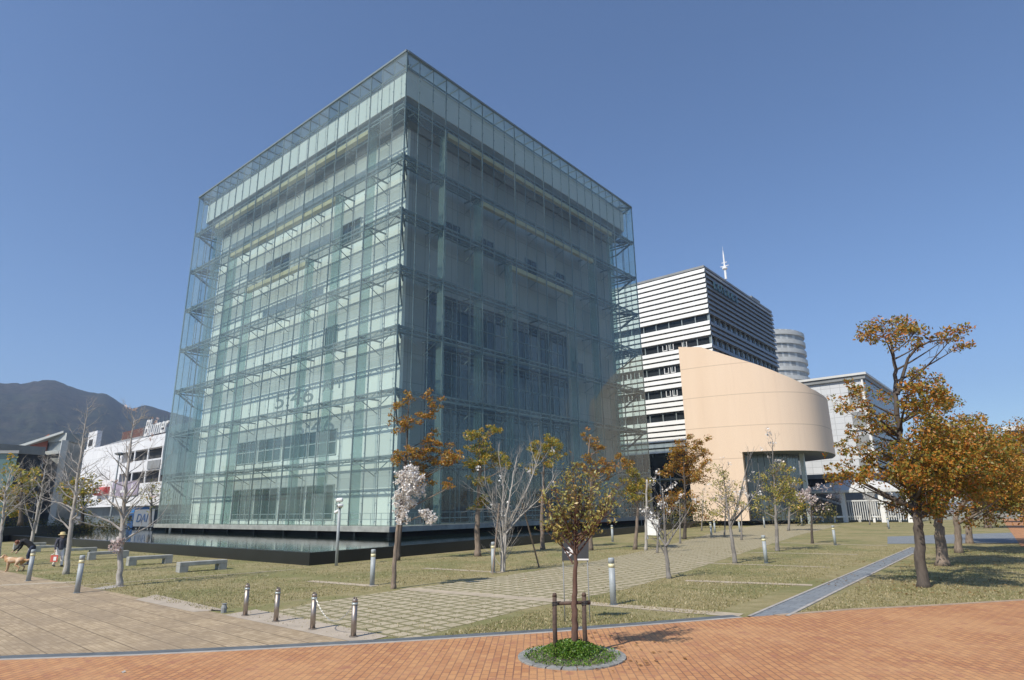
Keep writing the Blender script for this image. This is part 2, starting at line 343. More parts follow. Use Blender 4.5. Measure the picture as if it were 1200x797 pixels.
seg('stone_strip', (60, 689), (345, 667.5), .16); seg('stone_strip', (0, 686), (92, 682), .5)
M['tanstrip'] = simple('tan_concrete_strip', (.43, .365, .285), .9, .16, 1.8, 0, .2)
sheet('concrete_strip', [G(262, 721), G(300, 714.5), G(455, 746), G(420, 754)], .009, M['tanstrip'])
sheet('concrete_strip', [G(158, 703), G(183, 697), G(264, 715), G(226, 717.5)], .009, M['tanstrip'])
sheet('stone_slab', [G(108, 690), G(121, 691), G(148, 687), G(138, 685)], .009, M['edging'])
sheet('far_road', [G(620, 606), G(1180, 604), G(1180, 600), G(760, 600.5)], -.012, simple('far_pale_paving', (.30, .28, .25), .9, .15, .2))
# short grass blades over the nearer lawn
def blades():
    rg = np.random.default_rng(5); V = []; F = []; n = 0
    cv = np.array([(p.x, p.y) for p in curb])
    def poly_ok(x, y):
        if y < -22.38 + .06*math.sin(x*7): return False
        best, side = 9e9, -1
        for i in range(len(cv)-1):
            a, b = cv[i], cv[i+1]; d = b-a; t = min(1, max(0, ((x-a[0])*d[0]+(y-a[1])*d[1])/(d@d))); q = a+d*t; e = math.hypot(x-q[0], y-q[1])
            if e < best: best = e; side = d[0]*(y-a[1])-d[1]*(x-a[0])
        return side > 0 and best > (.37 if x < 31.9 else .13)
    while n < 60000:
        px, py = rg.uniform(0, 1200), rg.uniform(640, 750)
        g = G(px, py); x, y = g.x, g.y
        if not poly_ok(x, y) or (x < 10.6 and y > -13.3): continue
        if 31.0 < x < 32.62: continue
        if 20.3 < x < 27.7 - (y+21.8)*.08 and rg.random() < .93: continue
        if abs(y+16.2) < .5 and rg.random() < .8: continue
        h = rg.uniform(.02, .055); a = rg.uniform(0, 6.28); w = .006+.012*rg.random(); lx, ly = rg.normal(0, .022, 2)
        b = len(V); V += [(x-w*math.cos(a), y-w*math.sin(a), 0), (x+w*math.cos(a), y+w*math.sin(a), 0), (x+lx, y+ly, h)]; F.append((b, b+1, b+2)); n += 1
    m = MB(); m.v = V; m.f = F
    mt = leafmat('grass_blades', [(0, (.17, .18, .055)), (.3, (.30, .26, .11)), (.7, (.44, .36, .19)), (1, (.54, .45, .26))], .3)
    tag(m.build('grass', mt), 'short dry grass growing over the lawn', 'grass', kind='stuff')
blades()

# ------------------------------------------------------------------ mountain
def mountain():
    prof = [(-900, 470), (-700, 440), (-520, 458), (-380, 432), (-240, 448), (-120, 436), (-60, 442), (0, 447), (30, 447.5), (52, 443.5), (66, 444.5), (78, 449), (95, 456), (112, 459), (126, 460.5), (136, 467), (148, 476), (156, 477), (172, 473.5), (186, 478), (200, 482), (240, 492), (330, 520), (460, 560), (560, 596)]
    xs = np.arange(-880, 560, 5.); ys = np.interp(xs, [p[0] for p in prof], [p[1] for p in prof])
    rg = np.random.default_rng(2); rows = np.linspace(0, 1, 26); V = []; F = []
    ph = rg.uniform(0, 6.28, 30); fr = rg.uniform(.008, .09, 30); fy = rg.uniform(2, 16, 30)
    for i, (x, y) in enumerate(zip(xs, ys)):
        top = A(x, y, 1700)
        az = nrm(Vector((top.x-CAM[0], top.y-CAM[1], 0)))
        for t in rows:
            D = 900+t*1300; s = (t/.615) if t < .615 else max(0, 1-(t-.615)*1.3)
            nz = sum(math.sin(fr[q]*x+fy[q]*t+ph[q])/(1+18*fr[q]) for q in range(30))
            s2 = s**.92
            z = top.z*s2 + nz*2.2*s*(1-s)*2.2 + (rg.normal(0, 1.3) if 0 < t else 0)*min(1, s*2)*(.6 if abs(t-.615) < .03 else 1)
            D2 = D + nz*3*(1-abs(2*s-1))
            V.append((CAM[0]+az.x*D2, CAM[1]+az.y*D2, max(z, -1)))
    nr = len(rows)
    for i in range(len(xs)-1):
        for j in range(nr-1): F.append((i*nr+j, (i+1)*nr+j, (i+1)*nr+j+1, i*nr+j+1))
    m = MB(); m.v = V; m.f = F
    k = NT('wooded_hillside'); v = k.coord(); n = k.noise(v, .05, 8, .8); n2 = k.noise(v, .006, 5)
    k.base(k.mix(k.ramp(n2, [(.4, (.0,)*3), (.6, (.7,)*3)]), k.ramp(n, [(.40, (.006, .011, .007)), (.60, (.045, .052, .026))]), k.ramp(n, [(.40, (.012, .012, .009)), (.60, (.07, .055, .04))]))); k.rough(1); k.b.inputs['Specular IOR Level'].default_value = .1
    k.bump(n, .35, 4)
    tag(m.build('mountain', k.m, smooth=True), kind='structure')
mountain()

# ------------------------------------------------------------------ the glass cube
W, DP, ZB, ZT, FL = 42.0, 41.1, 1.31, 43.03, 5.215
rng = random.Random(3)
gb = empty('glass_building', (-21, 20.5, 0), 'huge cube shaped building wrapped in a teal glass outer skin standing in a black pool', 'building')
def P4(face, s, d, z):                               # s along a face from the near corner (from -x,-y end for the hidden ones), d inwards
    return {'front': (-s, d, z), 'right': (-d, s, z), 'left': (-W+d, s, z), 'back': (-s, DP-d, z)}[face]
LEN = {'front': W, 'back': W, 'right': DP, 'left': DP}
def gwall(face):
    m = MB(); n = 24; pw = LEN[face]/n; ph = FL/2
    for i in range(n):
        for j in range(16):
            a0, a1 = i*pw+.012, (i+1)*pw-.012; z0, z1 = ZB+j*ph+.012, ZB+(j+1)*ph-.012
            tx, tz = rng.gauss(0, .0045), rng.gauss(0, .0045)
            q = [(a0, -tx-tz, z0), (a1, tx-tz, z0), (a1, tx+tz, z1), (a0, -tx+tz, z1)]
            m.face([P4(face, a, d, z) for a, d, z in q])
    return m.build('glass_wall', M['glass'], gb)
def mull(face, par):
    n = 24; pw = LEN[face]/n
    for i in range(n+1):
        if face in ('right', 'left') and i in (0, n): continue
        s = min(max(i*pw, .05), LEN[face]-.05); big = i % 3 == 0
        m = MB(); wd = .085 if big else .05; dp = .11 if big else .06
        a = P4(face, s-wd/2, .06, ZB); b = P4(face, s+wd/2, .06+dp, ZT-.1)
        m.box(*a, *b)
        for j in range(8):                           # point fixings that hold the panes
            for dz in (.35, 1.7, 2.95, 4.3):
                z = ZB+j*FL+dz; c1 = P4(face, s-.10, .03, z-.035); c2 = P4(face, s+.10, .058, z+.035); m.box(*c1, *c2)
        m.build('mullion', M['steel'], par)
def truss(face, fl):
    m = MB(); g = MB(); z = ZB+fl*FL; L = LEN[face]; top = fl == 8
    for d in (.32, 1.9):
        for dz in ((0, -.42) if d < 1 else (0,)):
            m.bar(P4(face, .1, d, z+dz), P4(face, L-.1, d, z+dz), .11, .13)
    nz = 48
    for i in range(nz):
        a, b = L*i/nz, L*(i+1)/nz
        m.bar(P4(face, a+.05, .32, z if i % 2 else z-.42), P4(face, b-.05, .32, z-.42 if i % 2 else z), .05, .05)
    for i in range(9):
        s = min(max(L*i/8, .35), L-.35)
        m.bar(P4(face, s, .3, z-.1), P4(face, s, 2.58, z-.1), .11, .14)
        m.bar(P4(face, s, .35, z-.1), P4(face, s, 2.5, z-1.3), .06, .06)
    o = m.build('floor_truss', M['steel'], gb)
    if not top:
        lo, hi = (.4, L-.4)
        g.face([P4(face, lo, .42, z+.09), P4(face, hi, .42, z+.09), P4(face, hi, 1.85, z+.09), P4(face, lo, 1.85, z+.09)])
        g.build('walkway_grating', M['grating'], o)
for fc in ('front', 'right', 'left', 'back'):
    gw = gwall(fc); mull(fc, gw)
    for fl in range(1, 8): truss(fc, fl)
for fc in ('front', 'right', 'left', 'back'):        # dark steel edge round the roof, and brackets under the glass eaves
    m = MB(); L = LEN[fc]
    e = .0 if fc in ('front', 'back') else .16
    m.box(*P4(fc, e, -.06, ZT-.1), *P4(fc, L-e, .15, ZT+.1)); m.build('roof_edge', M['steel'], gb)
    m = MB()
    for i in range(25):
        s = min(max(L*i/24, .16), L-.16)
        m.bar(P4(fc, s, .16, ZT-.12), P4(fc, s, 3.2, ZT-.12), .08, .12)
    m.bar(P4(fc, .3, .75, ZT-.95), P4(fc, L-.3, .75, ZT-.95), .08, .12)
    m.build('eaves_bracket', M['steel'], gb)
m = MB(); m.face([(-W+.1, .1, ZT+.03), (-.1, .1, ZT+.03), (-.1, DP-.1, ZT+.03), (-W+.1, DP-.1, ZT+.03)]); m.build('roof_glass', M['roofglass'], gb)
m = MB(); f0 = .95
m.box(-W+f0, f0, 39.3, -f0, DP-f0, 42.1)
rs = m.build('roof_slab', M['fascia'], gb, bevel=0)
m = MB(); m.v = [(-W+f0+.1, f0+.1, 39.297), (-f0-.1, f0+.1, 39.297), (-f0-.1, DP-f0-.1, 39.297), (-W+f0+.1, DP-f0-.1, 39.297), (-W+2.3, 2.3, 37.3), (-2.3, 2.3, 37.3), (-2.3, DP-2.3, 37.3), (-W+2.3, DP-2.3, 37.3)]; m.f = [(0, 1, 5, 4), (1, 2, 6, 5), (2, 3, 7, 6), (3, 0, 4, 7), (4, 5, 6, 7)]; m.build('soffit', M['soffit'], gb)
G1 = 2.6
def wallbox(name, x0, y0, x1, y1, mat):
    m = MB(); m.box(x0, y0, ZB, x1, y1, 37.297); return m.build(name, mat, gb)
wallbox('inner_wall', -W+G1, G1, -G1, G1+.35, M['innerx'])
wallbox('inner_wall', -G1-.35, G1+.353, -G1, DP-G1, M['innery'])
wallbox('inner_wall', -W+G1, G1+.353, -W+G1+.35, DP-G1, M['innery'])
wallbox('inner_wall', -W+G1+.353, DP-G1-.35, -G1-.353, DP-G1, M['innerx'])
# windows of the inner building: frame part with glass sub-part
def window(face, s0, s1, z0, z1, gm, nx=3, nz=1):
    fr = MB(); d0, d1 = G1-.05, G1-.002
    for i in range(nx+1):
        s = s0+(s1-s0)*i/nx; fr.box(*P4(face, s-.05, d0-.04, z0), *P4(face, s+.05, d1, z1))
    for j in range(nz+1):
        z = z0+(z1-z0)*j/nz; fr.box(*P4(face, s0, d0-.03, z-.05), *P4(face, s1, d1, z+.05))
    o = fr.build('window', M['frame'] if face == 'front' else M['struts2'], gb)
    p = MB(); p.face([P4(face, s0, d0+.02, z0), P4(face, s1, d0+.02, z0), P4(face, s1, d0+.02, z1), P4(face, s0, d0+.02, z1)]); p.build('pane', gm, o)
for i in range(4):
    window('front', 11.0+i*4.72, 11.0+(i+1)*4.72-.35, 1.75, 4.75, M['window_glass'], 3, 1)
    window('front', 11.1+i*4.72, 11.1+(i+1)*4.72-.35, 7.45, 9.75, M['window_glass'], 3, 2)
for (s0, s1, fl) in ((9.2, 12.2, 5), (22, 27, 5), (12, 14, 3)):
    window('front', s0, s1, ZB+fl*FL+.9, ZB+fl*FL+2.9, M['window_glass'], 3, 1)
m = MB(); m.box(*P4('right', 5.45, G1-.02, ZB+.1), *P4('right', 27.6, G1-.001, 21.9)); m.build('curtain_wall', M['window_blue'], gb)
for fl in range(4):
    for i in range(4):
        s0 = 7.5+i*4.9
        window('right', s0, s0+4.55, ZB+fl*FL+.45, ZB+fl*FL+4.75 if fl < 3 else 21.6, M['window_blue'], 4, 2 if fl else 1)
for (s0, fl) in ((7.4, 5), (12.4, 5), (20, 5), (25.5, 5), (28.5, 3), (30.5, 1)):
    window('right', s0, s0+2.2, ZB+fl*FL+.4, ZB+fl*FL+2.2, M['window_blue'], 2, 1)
# nested beige beams and pale glass fins on the two visible faces
for fc, L in (('front', W), ('right', DP)):
    for q, (e0, z) in enumerate(((5.6, 37.1), (10.4, 31.85), (15.0, 26.35))):
        m = MB(); d0 = .10+.06*q
        m.box(*P4(fc, e0, d0+.12, z-.24), *P4(fc, L-e0, d0+.6, z+.24)); m.build('beam', M['beige'], gb, bevel=.04)
        for s in (e0-.12, L-e0+.12):
            f = MB(); f.box(*P4(fc, s-.03, .3, ZB+.05), *P4(fc, s+.03, 1.25, z+.5))
            f.build('glass_fin', M['fin'], gb)
for fl in range(1, 9):                              # dark struts that carry the glass corner
    z = ZB+fl*FL
    for (cx, cy, qx, qy) in ((-.12, .12, -G1, G1), (-W+.12, .12, -W+G1, G1), (-.12, DP-.12, -G1, DP-G1)):
        m = MB(); m.bar((cx, cy, z-.05), (cx*.3+qx*.7, cy*.3+qy*.7, z-2.1), .12, .2); m.bar((cx*.3+qx*.7, cy*.3+qy*.7, z-2.1), (qx, qy, z-2.5), .1, .12); m.bar((cx, cy, z-.12), (qx, qy, z-.12), .14, .2); m.build('corner_strut', M['struts'], gb)
# deck, recess under it
m = MB(); m.box(-W-.2, -.2, .90, .2, DP+.2, ZB-.004); m.build('deck', M['deck'], gb, bevel=.02)
m = MB(); m.box(-W+1.2, 1.2, .2, -1.2, DP-1.2, .897); m.build('plinth', M['dark'], gb)
for i in range(9):
    for q in ((-W*i/8+.0, .85), (-W*i/8, DP-.85)):
        m = MB(); x_ = min(max(q[0], -W+1.0), -1.0); m.box(x_-.14, q[1]-.14, .2, x_+.14, q[1]+.14, .897); m.build('deck_support', M['black'], gb)
for fc in ('front', 'right'):
    m = MB(); L = LEN[fc]
    for z in (ZB+.5, ZB+.95): m.bar(P4(fc, .3, .45, z), P4(fc, L-.3, .45, z), .035, .05)
    for i in range(33): s = .3+(L-.6)*i/32; m.bar(P4(fc, s, .45, ZB), P4(fc, s, .45, ZB+.95), .03, .03)
    m.build('railing', M['frame'], gb)
def text(name, body, size, loc, ex, mat, parent=None, extrude=.05, shear=0, xs=1.0):
    c = bpy.data.curves.new(name, 'FONT'); c.body = body; c.size = size; c.extrude = extrude; c.shear = shear; c.align_x = 'CENTER'
    t = bpy.data.objects.new(name, c); col.objects.link(t)
    me = bpy.data.meshes.new_from_object(t.evaluated_get(bpy.context.evaluated_depsgraph_get()))
    bpy.data.objects.remove(t); ex = nrm(ex); up = Vector((0, 0, 1)); ez = ex.cross(up)
    m = MB(); m.v = [tuple(Vector(loc)+ex*v.co.x*xs+up*v.co.y+ez*v.co.z) for v in me.vertices]; m.f = [tuple(p.vertices) for p in me.polygons]
    return m.build(name, mat, parent)
text('time_lettering', '5:46', 2.1, (-15.0, .24, 12.05), (1, 0, 0), M['letter'], gb, .02, 0, 1.9)
text('time_lettering', 'AM', 1.5, (-8.9, .24, 12.75), (1, 0, 0), M['letter'], gb, .02, 0, 1.25)

# ------------------------------------------------------------------ the pool round it
k = NT('pool_water'); v = k.coord(); k.base((.012, .022, .02)); k.rough(.05); k.bump(k.noise(v, 1.6, 4), .10, .05); k.b.inputs['Specular IOR Level'].default_value = .4; M['water'] = k.m
rim = [(-62, -13.6), (10.26, -13.12), (9.2, 3.2), (6.5, 24.4), (4.2, 45.5), (3.6, 52), (-62, 52)]
rin = [(-61.6, -13.2), (9.86, -12.72), (8.8, 3.2), (6.1, 24.3), (3.8, 45.3), (3.2, 51.6), (-61.6, 51.6)]
sheet('pool_water', rin, .53, M['water'])
m = MB(); n = len(rim)
for i in range(n):
    j = (i+1) % n; a, b, c, d = rim[i], rim[j], rin[j], rin[i]
    m.face([(*a, 0), (*b, 0), (*b, .58), (*a, .58)]); m.face([(*a, .58), (*b, .58), (*c, .58), (*d, .58)]); m.face([(*d, .58), (*c, .58), (*c, .3), (*d, .3)])
tag(m.build('pool_wall', M['black']), 'low black granite wall holding the water round the glass cube', 'wall')

# ------------------------------------------------------------------ buildings to the right
def gridwall(name, mat, parent, rects):
    m = MB()
    for r in rects: m.box(*r)
    return m.build(name, mat, parent)
M['louver'] = simple('white_louver_enamel', (.70, .70, .68), .45, .07, .5); M['glassdark'] = simple('dark_office_glass', (.025, .03, .035), .08, .3, .3, 0, 0, .8)  # office glass in its own dark colour
M['louver_shaded'] = simple('shaded_louver_enamel', (.20, .215, .225), .4, .08, .5, .3)  # same slats on the side face, their shade put into the grey
M['teal'] = simple('teal_sign_enamel', (.04, .105, .125), .4, .1, 1); M['roofgrey'] = simple('grey_roof', (.26, .27, .27), .7, .15, .5)
sx, sy, sh = -1.45, 68.89, 43.1
sb = empty('office_block', (sx-20, sy+18, 0), 'tall office block banded with white horizontal louvres behind the curved beige wall', 'building')
gridwall('wall', M['glassdark'], sb, [(sx-50, sy+.5, 0, sx-.5, sy+36, sh-.3)])
bands = [33.7, 29.6, 25.5, 21.4, 17.3]
zs = [11.2]+[z for bz in reversed(bands) for z in (bz-.62, bz+.62)]+[sh-.4]
for i in range(0, len(zs), 2):
    gridwall('backing', simple('grey_backing_panel', (.17, .175, .18), .6, .1, .6), sb, [(sx-50, sy+.32, zs[i], sx-.52, sy+.497, zs[i+1])])
gridwall('roof', M['roofgrey'], sb, [(sx-50, sy+.1, sh-.3, sx-.1, sy+36, sh+.1)])
lev = []; z = sh-.5
while z > 34.6: lev.append((z-.70, z)); z -= .94
for bz in bands:
    for q in range(3):
        t = bz-.62-.94*q; lev.append((t-.70, t))
z = bands[-1]-.62-2.82
while z > 11.2: lev.append((z-.70, z)); z -= .94
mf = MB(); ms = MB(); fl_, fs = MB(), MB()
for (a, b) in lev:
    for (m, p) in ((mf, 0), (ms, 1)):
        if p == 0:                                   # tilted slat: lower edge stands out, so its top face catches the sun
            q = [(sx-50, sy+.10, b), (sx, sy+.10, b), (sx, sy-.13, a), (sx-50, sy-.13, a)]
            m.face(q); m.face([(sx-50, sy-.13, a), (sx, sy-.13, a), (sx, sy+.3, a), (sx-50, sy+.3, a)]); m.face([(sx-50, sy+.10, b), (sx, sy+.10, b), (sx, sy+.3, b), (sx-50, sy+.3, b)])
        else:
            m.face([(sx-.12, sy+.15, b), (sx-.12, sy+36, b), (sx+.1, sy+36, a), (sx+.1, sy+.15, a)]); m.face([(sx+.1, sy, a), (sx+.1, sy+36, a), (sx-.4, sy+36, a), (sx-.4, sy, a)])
mf.build('louver_screen', M['louver'], sb); ms.build('louver_screen', M['louver_shaded'], sb)
for i in range(21): x_ = sx-.1-i*2.5; fl_.box(x_-.06, sy+.2, 10.8, x_+.06, sy+.45, sh-.4)
for i in range(15): y_ = sy+.3+i*2.5; fs.box(sx-.45, y_-.06, 10.8, sx-.2, y_+.06, sh-.4)
fl_.build('louver_post', M['frame'], sb); fs.build('louver_post', M['steel'], sb)
for bz in bands[1:4]:                                # pale window frames standing in the dark bands
    for i in (3, 5, 6, 10, 12, 16):
        x_ = sx-1.2-i*1.25
        m = MB(); m.box(x_-.45, sy+.12, bz-.5, x_-.33, sy+.3, bz+.5); m.box(x_+.33, sy+.12, bz-.5, x_+.45, sy+.3, bz+.5); m.box(x_-.33, sy+.12, bz-.5, x_+.33, sy+.3, bz-.38); m.build('window_frame', M['white'], sb)
for i, (y0, wd, hh) in enumerate(((3.2, 1.3, 1.3), (5.1, 1.0, 1.3), (6.7, .5, 1.6), (7.8, 1.3, 1.2), (9.7, 1.2, 1.2), (11.5, 1.5, 1.2), (13.6, 1.0, 1.2))):
    gridwall('sign_character', M['teal'], sb, [(sx+.14, sy+y0, 39.6, sx+.24, sy+y0+wd*.3, 39.6+hh), (sx+.14, sy+y0+wd*.3, 39.6, sx+.24, sy+y0+wd, 39.9), (sx+.14, sy+y0+wd*.3, 39.6+hh-.3, sx+.24, sy+y0+wd*.9, 39.6+hh)])
m = MB(); b_ = A(852, 338, 116); b_.z = sh+.1
m.lathe([(.22, 0), (.2, 1.8), (.5, 2.0), (.5, 2.3), (.16, 2.5), (.14, 4.6), (.03, 5.8), (.01, 6.6)], b_, 8); m.bar(b_+Vector((-.8, 0, 2.6)), b_+Vector((.8, 0, 2.6)), .1, .1); m.bar(b_+Vector((-.5, 0, 3.3)), b_+Vector((.5, 0, 3.3)), .1, .1)
m.build('antenna_mast', M['white'], sb)
gridwall('plant_room', M['roofgrey'], sb, [(sx-9, sy+26, sh+.1, sx-.8, sy+31, sh+1.3)])
# curved beige wall with its slanted top
be = [(803, 85.6), (812, 85.2), (830, 84.6), (850, 84.2), (875, 84.0), (900, 84.2), (922, 84.9), (942, 86.3), (957, 88.3), (967, 91.2), (973, 95), (974, 99), (970, 104)]
plan = [A(x, 500, d) for x, d in be]
def px_height(x, d, y): return A(x, y, d).z
topz = [px_height(x, d, y) for (x, d), y in zip(be, (406, 406, 406, 412, 420, 428, 437, 446, 455, 461, 466, 470, 470))]
soff = 8.9
k = NT('beige_render_panels'); v = k.coord(); sp = k.add('SeparateXYZ'); k.link(k.add('NewGeometry').outputs['Position'], sp.inputs[0])
md = k.add('Math', operation='MODULO'); k.link(sp.outputs['Z'], md.inputs[0]); md.inputs[1].default_value = 4.05
ln = k.add('Math', operation='LESS_THAN'); k.link(md.outputs[0], ln.inputs[0]); ln.inputs[1].default_value = .09
c = k.ramp(k.noise(k.coord((1, 1, .12)), .35, 6), [(.3, (.76, .585, .43)), (.7, (.80, .63, .475))])
c = k.mix(k.ramp(k.noise(k.coord((1, 1, .05)), 1.6, 4), [(.55, (0,)*3), (.75, (.3,)*3)]), c, (.66, .50, .37))
k.base(k.mix(ln.outputs[0], c, (.58, .44, .32))); k.rough(.8); M['render'] = k.m
bw = empty('curved_building', (plan[6].x, plan[6].y+8, 0), 'peach coloured windowless building with a curved wall, slanted top and overhanging right part', 'building')
m = MB(); n = len(plan); fp = []
NS = 6
def lerp_plan():
    P_, Z_ = [], []
    for i in range(n-1):
        for j in range(NS):
            t = j/NS
            p0, p1, p2, p3 = plan[max(i-1, 0)], plan[i], plan[i+1], plan[min(i+2, n-1)]
            q = .5*((2*p1)+(p2-p0)*t+(2*p0-5*p1+4*p2-p3)*t*t+(3*p1-p0-3*p2+p3)*t**3) if i > 0 else p1.lerp(p2, t)
            P_.append(Vector((q.x, q.y, 0))); Z_.append(topz[i]*(1-t)+topz[i+1]*t)
    P_.append(Vector((plan[-1].x, plan[-1].y, 0))); Z_.append(topz[-1]); return P_, Z_
PP, ZZ = lerp_plan()
zopen = 874                                           # the wall comes down to the ground left of this
def colx(p): d = np.array([p.x, p.y, EYE])-CAM; return 600+FPX*(d@RT)/(d@FW)
back = [Vector((PP[-1].x-14, PP[-1].y+12, 0)), Vector((PP[0].x-2, PP[0].y+22, 0))]
def low(p): return .6 if colx(p) < zopen else soff
for i in range(len(PP)-1):
    a, b = PP[i], PP[i+1]; l = low(a)
    m.face([(a.x, a.y, l), (b.x, b.y, l), (b.x, b.y, ZZ[i+1]), (a.x, a.y, ZZ[i])])
idx = next(i for i, p in enumerate(PP) if colx(p) >= zopen)
e = PP[idx]; dd = Vector((.35, .9, 0))
m.face([(e.x, e.y, .6), (e.x-1.5, e.y+5, .6), (e.x-1.5, e.y+5, soff), (e.x, e.y, soff)])
m.face([(PP[0].x, PP[0].y, .6), (PP[0].x, PP[0].y, ZZ[0]), (back[1].x, back[1].y, ZZ[0]), (back[1].x, back[1].y, .6)])
m.face([(back[0].x, back[0].y, soff), (PP[-1].x, PP[-1].y, soff), (PP[-1].x, PP[-1].y, ZZ[-1]), (back[0].x, back[0].y, ZZ[-1])])
m.face([(p.x, p.y, z_-.05) for p, z_ in zip(PP, ZZ)] + [(back[0].x, back[0].y, ZZ[-1]), (back[1].x, back[1].y, ZZ[0])])
m.build('curved_wall', M['render'], bw)
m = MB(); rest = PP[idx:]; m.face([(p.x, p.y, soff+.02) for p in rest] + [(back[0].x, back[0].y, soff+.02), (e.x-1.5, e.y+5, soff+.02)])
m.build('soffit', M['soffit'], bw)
m = MB(); gl = [e+Vector((-.9, 3.2, 0)), A(905, 560, 89.5), A(925, 560, 91), A(938, 560, 94), A(944, 560, 99)]
for i in range(len(gl)-1):
    for j in range(4):
        a, b = gl[i].lerp(gl[i+1], j/4+.01), gl[i].lerp(gl[i+1], (j+1)/4-.01)
        m.face([(a.x, a.y, .5), (b.x, b.y, .5), (b.x, b.y, soff), (a.x, a.y, soff)])
m.build('glazed_front', simple('streaked_shopfront_glass', (.10, .13, .14), .12, .3, .7, 0, 0, .8), bw)
q = A(943, 560, 91); gridwall('column', M['frame'], bw, [(q.x-.25, q.y-.25, 0, q.x+.25, q.y+.25, soff)])
# dark entrance zone under the louvred block and a white glazed canopy
pp = A(815, 560, 92); 
lb = empty('entrance_canopy', (pp.x-6, pp.y, 0), 'flat canopy with thin white uprights at the foot of the louvred block', 'canopy')
gridwall('roof', M['frame'], lb, [(pp.x-22, pp.y-2, 6.0, pp.x-2.2, pp.y+4, 6.2)])
for i in range(12):
    x_ = pp.x-21+i*1.65; gridwall('upright', M['white'], lb, [(x_-.05, pp.y-1.9, .0, x_+.05, pp.y-1.8, 7.6)])
# round block
rc = A(903, 450, 172); rr = 41*172/726; rt = A(912, 385, 172-rr*.8).z
rb = empty('round_block', (rc.x, rc.y, 0), 'round grey tower with ringed balconies rising behind the louvred block', 'building')
m = MB(); m.lathe([(rr-.7, 0), (rr-.7, rt-.4), (rr-.9, rt-.2)], (rc.x, rc.y, 0), 48); m.build('wall', panels('round_block_glazing', (.27, .285, .29), 1.1, 2.3, 'x', .5, .2, 1.6, .2), rb)
for i in range(9):
    z = rt-.6-i*2.3
    m = MB(); m.lathe([(rr-.7, z-1.05), (rr-.3, z-1.0), (rr-.27, z), (rr-.7, z+.05)], (rc.x, rc.y, 0), 48); m.build('balcony_ring', simple('pale_grey_ring', (.42, .43, .42), .6, .1, .6), rb)
# pale gallery with a deep eave at the right
gx, gy, gz = 13.4, 107.2, 27.6
pg = empty('grey_building', (gx-8, gy+20, 0), 'pale grey panelled building with a thin flat roof behind the rust coloured tree', 'building')
gridwall('wall', panels('pale_metal_panel', (.62, .64, .66), 1.8, 1.2, 'x', .5, .05, .7, .05), pg, [(gx-24, gy, 0, gx-.003, gy+34, gz-1.2)])
gridwall('roof', M['offwhite'], pg, [(gx-25, gy-.8, gz-.45, gx+.8, gy+35, gz)])
gridwall('cornice', M['roofgrey'], pg, [(gx-24, gy-.5, gz-1.2, gx+.5, gy+34.4, gz-.503)])
gridwall('side_wall', panels('shaded_blue_grey_glazing', (.15, .17, .20), 2.2, 4.2, 'y', .3, .08, 1.6, .1), pg, [(gx, gy+.3, 0, gx+.25, gy+34, gz-1.25)])  # the side's shade is put into this blue-grey colour
for z in (23.2, 18.6, 14.0, 9.4, 4.8):
    gridwall('window', M['roofgrey'], pg, [(gx-3.0, gy-.06, z-1.8, gx-.6, gy-.004, z+1.4)])
    gridwall('balcony', M['white'], pg, [(gx-3.3, gy-.35, z-2.2, gx+.5, gy-.064, z-1.85)])
gridwall('corner_post', M['white'], pg, [(gx-.35, gy-.32, 0, gx-.05, gy-.005, gz-1.3)])
# low glazed stair / hall under the overhang
q = A(965, 575, 112); hl = empty('low_hall', (q.x, q.y, 0), 'low white hall with sloping braces seen under the beige overhang', 'building')
gridwall('wall', M['roofgrey'], hl, [(q.x-10, q.y, 0, q.x+7, q.y+8, 7.0)]); gridwall('window', M['glassdark'], hl, [(q.x-9, q.y-.1, 4.3, q.x+6, q.y-.01, 6.3)])
m = MB(); m.bar((q.x-4, q.y-1, 5.6), (q.x+3, q.y-1, 3.2), .5, .45); m.bar((q.x-4, q.y-1, 4.6), (q.x+3, q.y-1, 2.2), .3, .3); m.build('ramp', M['white'], hl)
# pavilion canopy with columns and balustrade
q = A(1000, 585, 100)
pv = empty('pavilion', (q.x, q.y, 0), 'open white pavilion with a low pitched roof on square columns behind the lawn', 'pavilion')
m = MB(); hw = 7.2; m.v = [(q.x-hw, q.y-2, 4.2), (q.x+hw, q.y-2, 4.2), (q.x+hw, q.y+6, 4.2), (q.x-hw, q.y+6, 4.2), (q.x-.5, q.y+2, 6.0), (q.x+1, q.y+2, 6.0), (q.x-hw, q.y-2, 3.9), (q.x+hw, q.y-2, 3.9), (q.x+hw, q.y+6, 3.9), (q.x-hw, q.y+6, 3.9)]
m.f = [(0, 1, 5, 4), (1, 2, 5), (2, 3, 4, 5), (3, 0, 4), (6, 9, 8, 7), (0, 6, 7, 1), (1, 7, 8, 2), (2, 8, 9, 3), (3, 9, 6, 0)]; m.build('roof', M['offwhite'], pv)
for x_ in (-5.6, -1.0, 3.6, 6.6): gridwall('column', M['white'], pv, [(q.x+x_-.28, q.y-1.6, 0, q.x+x_+.28, q.y-1.05, 3.9)])
m = MB()
for i in range(26): x_ = q.x-.4+i*.27; m.box(x_-.05, q.y-1.4, .3, x_+.05, q.y-1.3, 2.7)
m.box(q.x-.6, q.y-1.45, 2.7, q.x+6.8, q.y-1.25, 2.9); m.build('balustrade', M['offwhite'], pv)
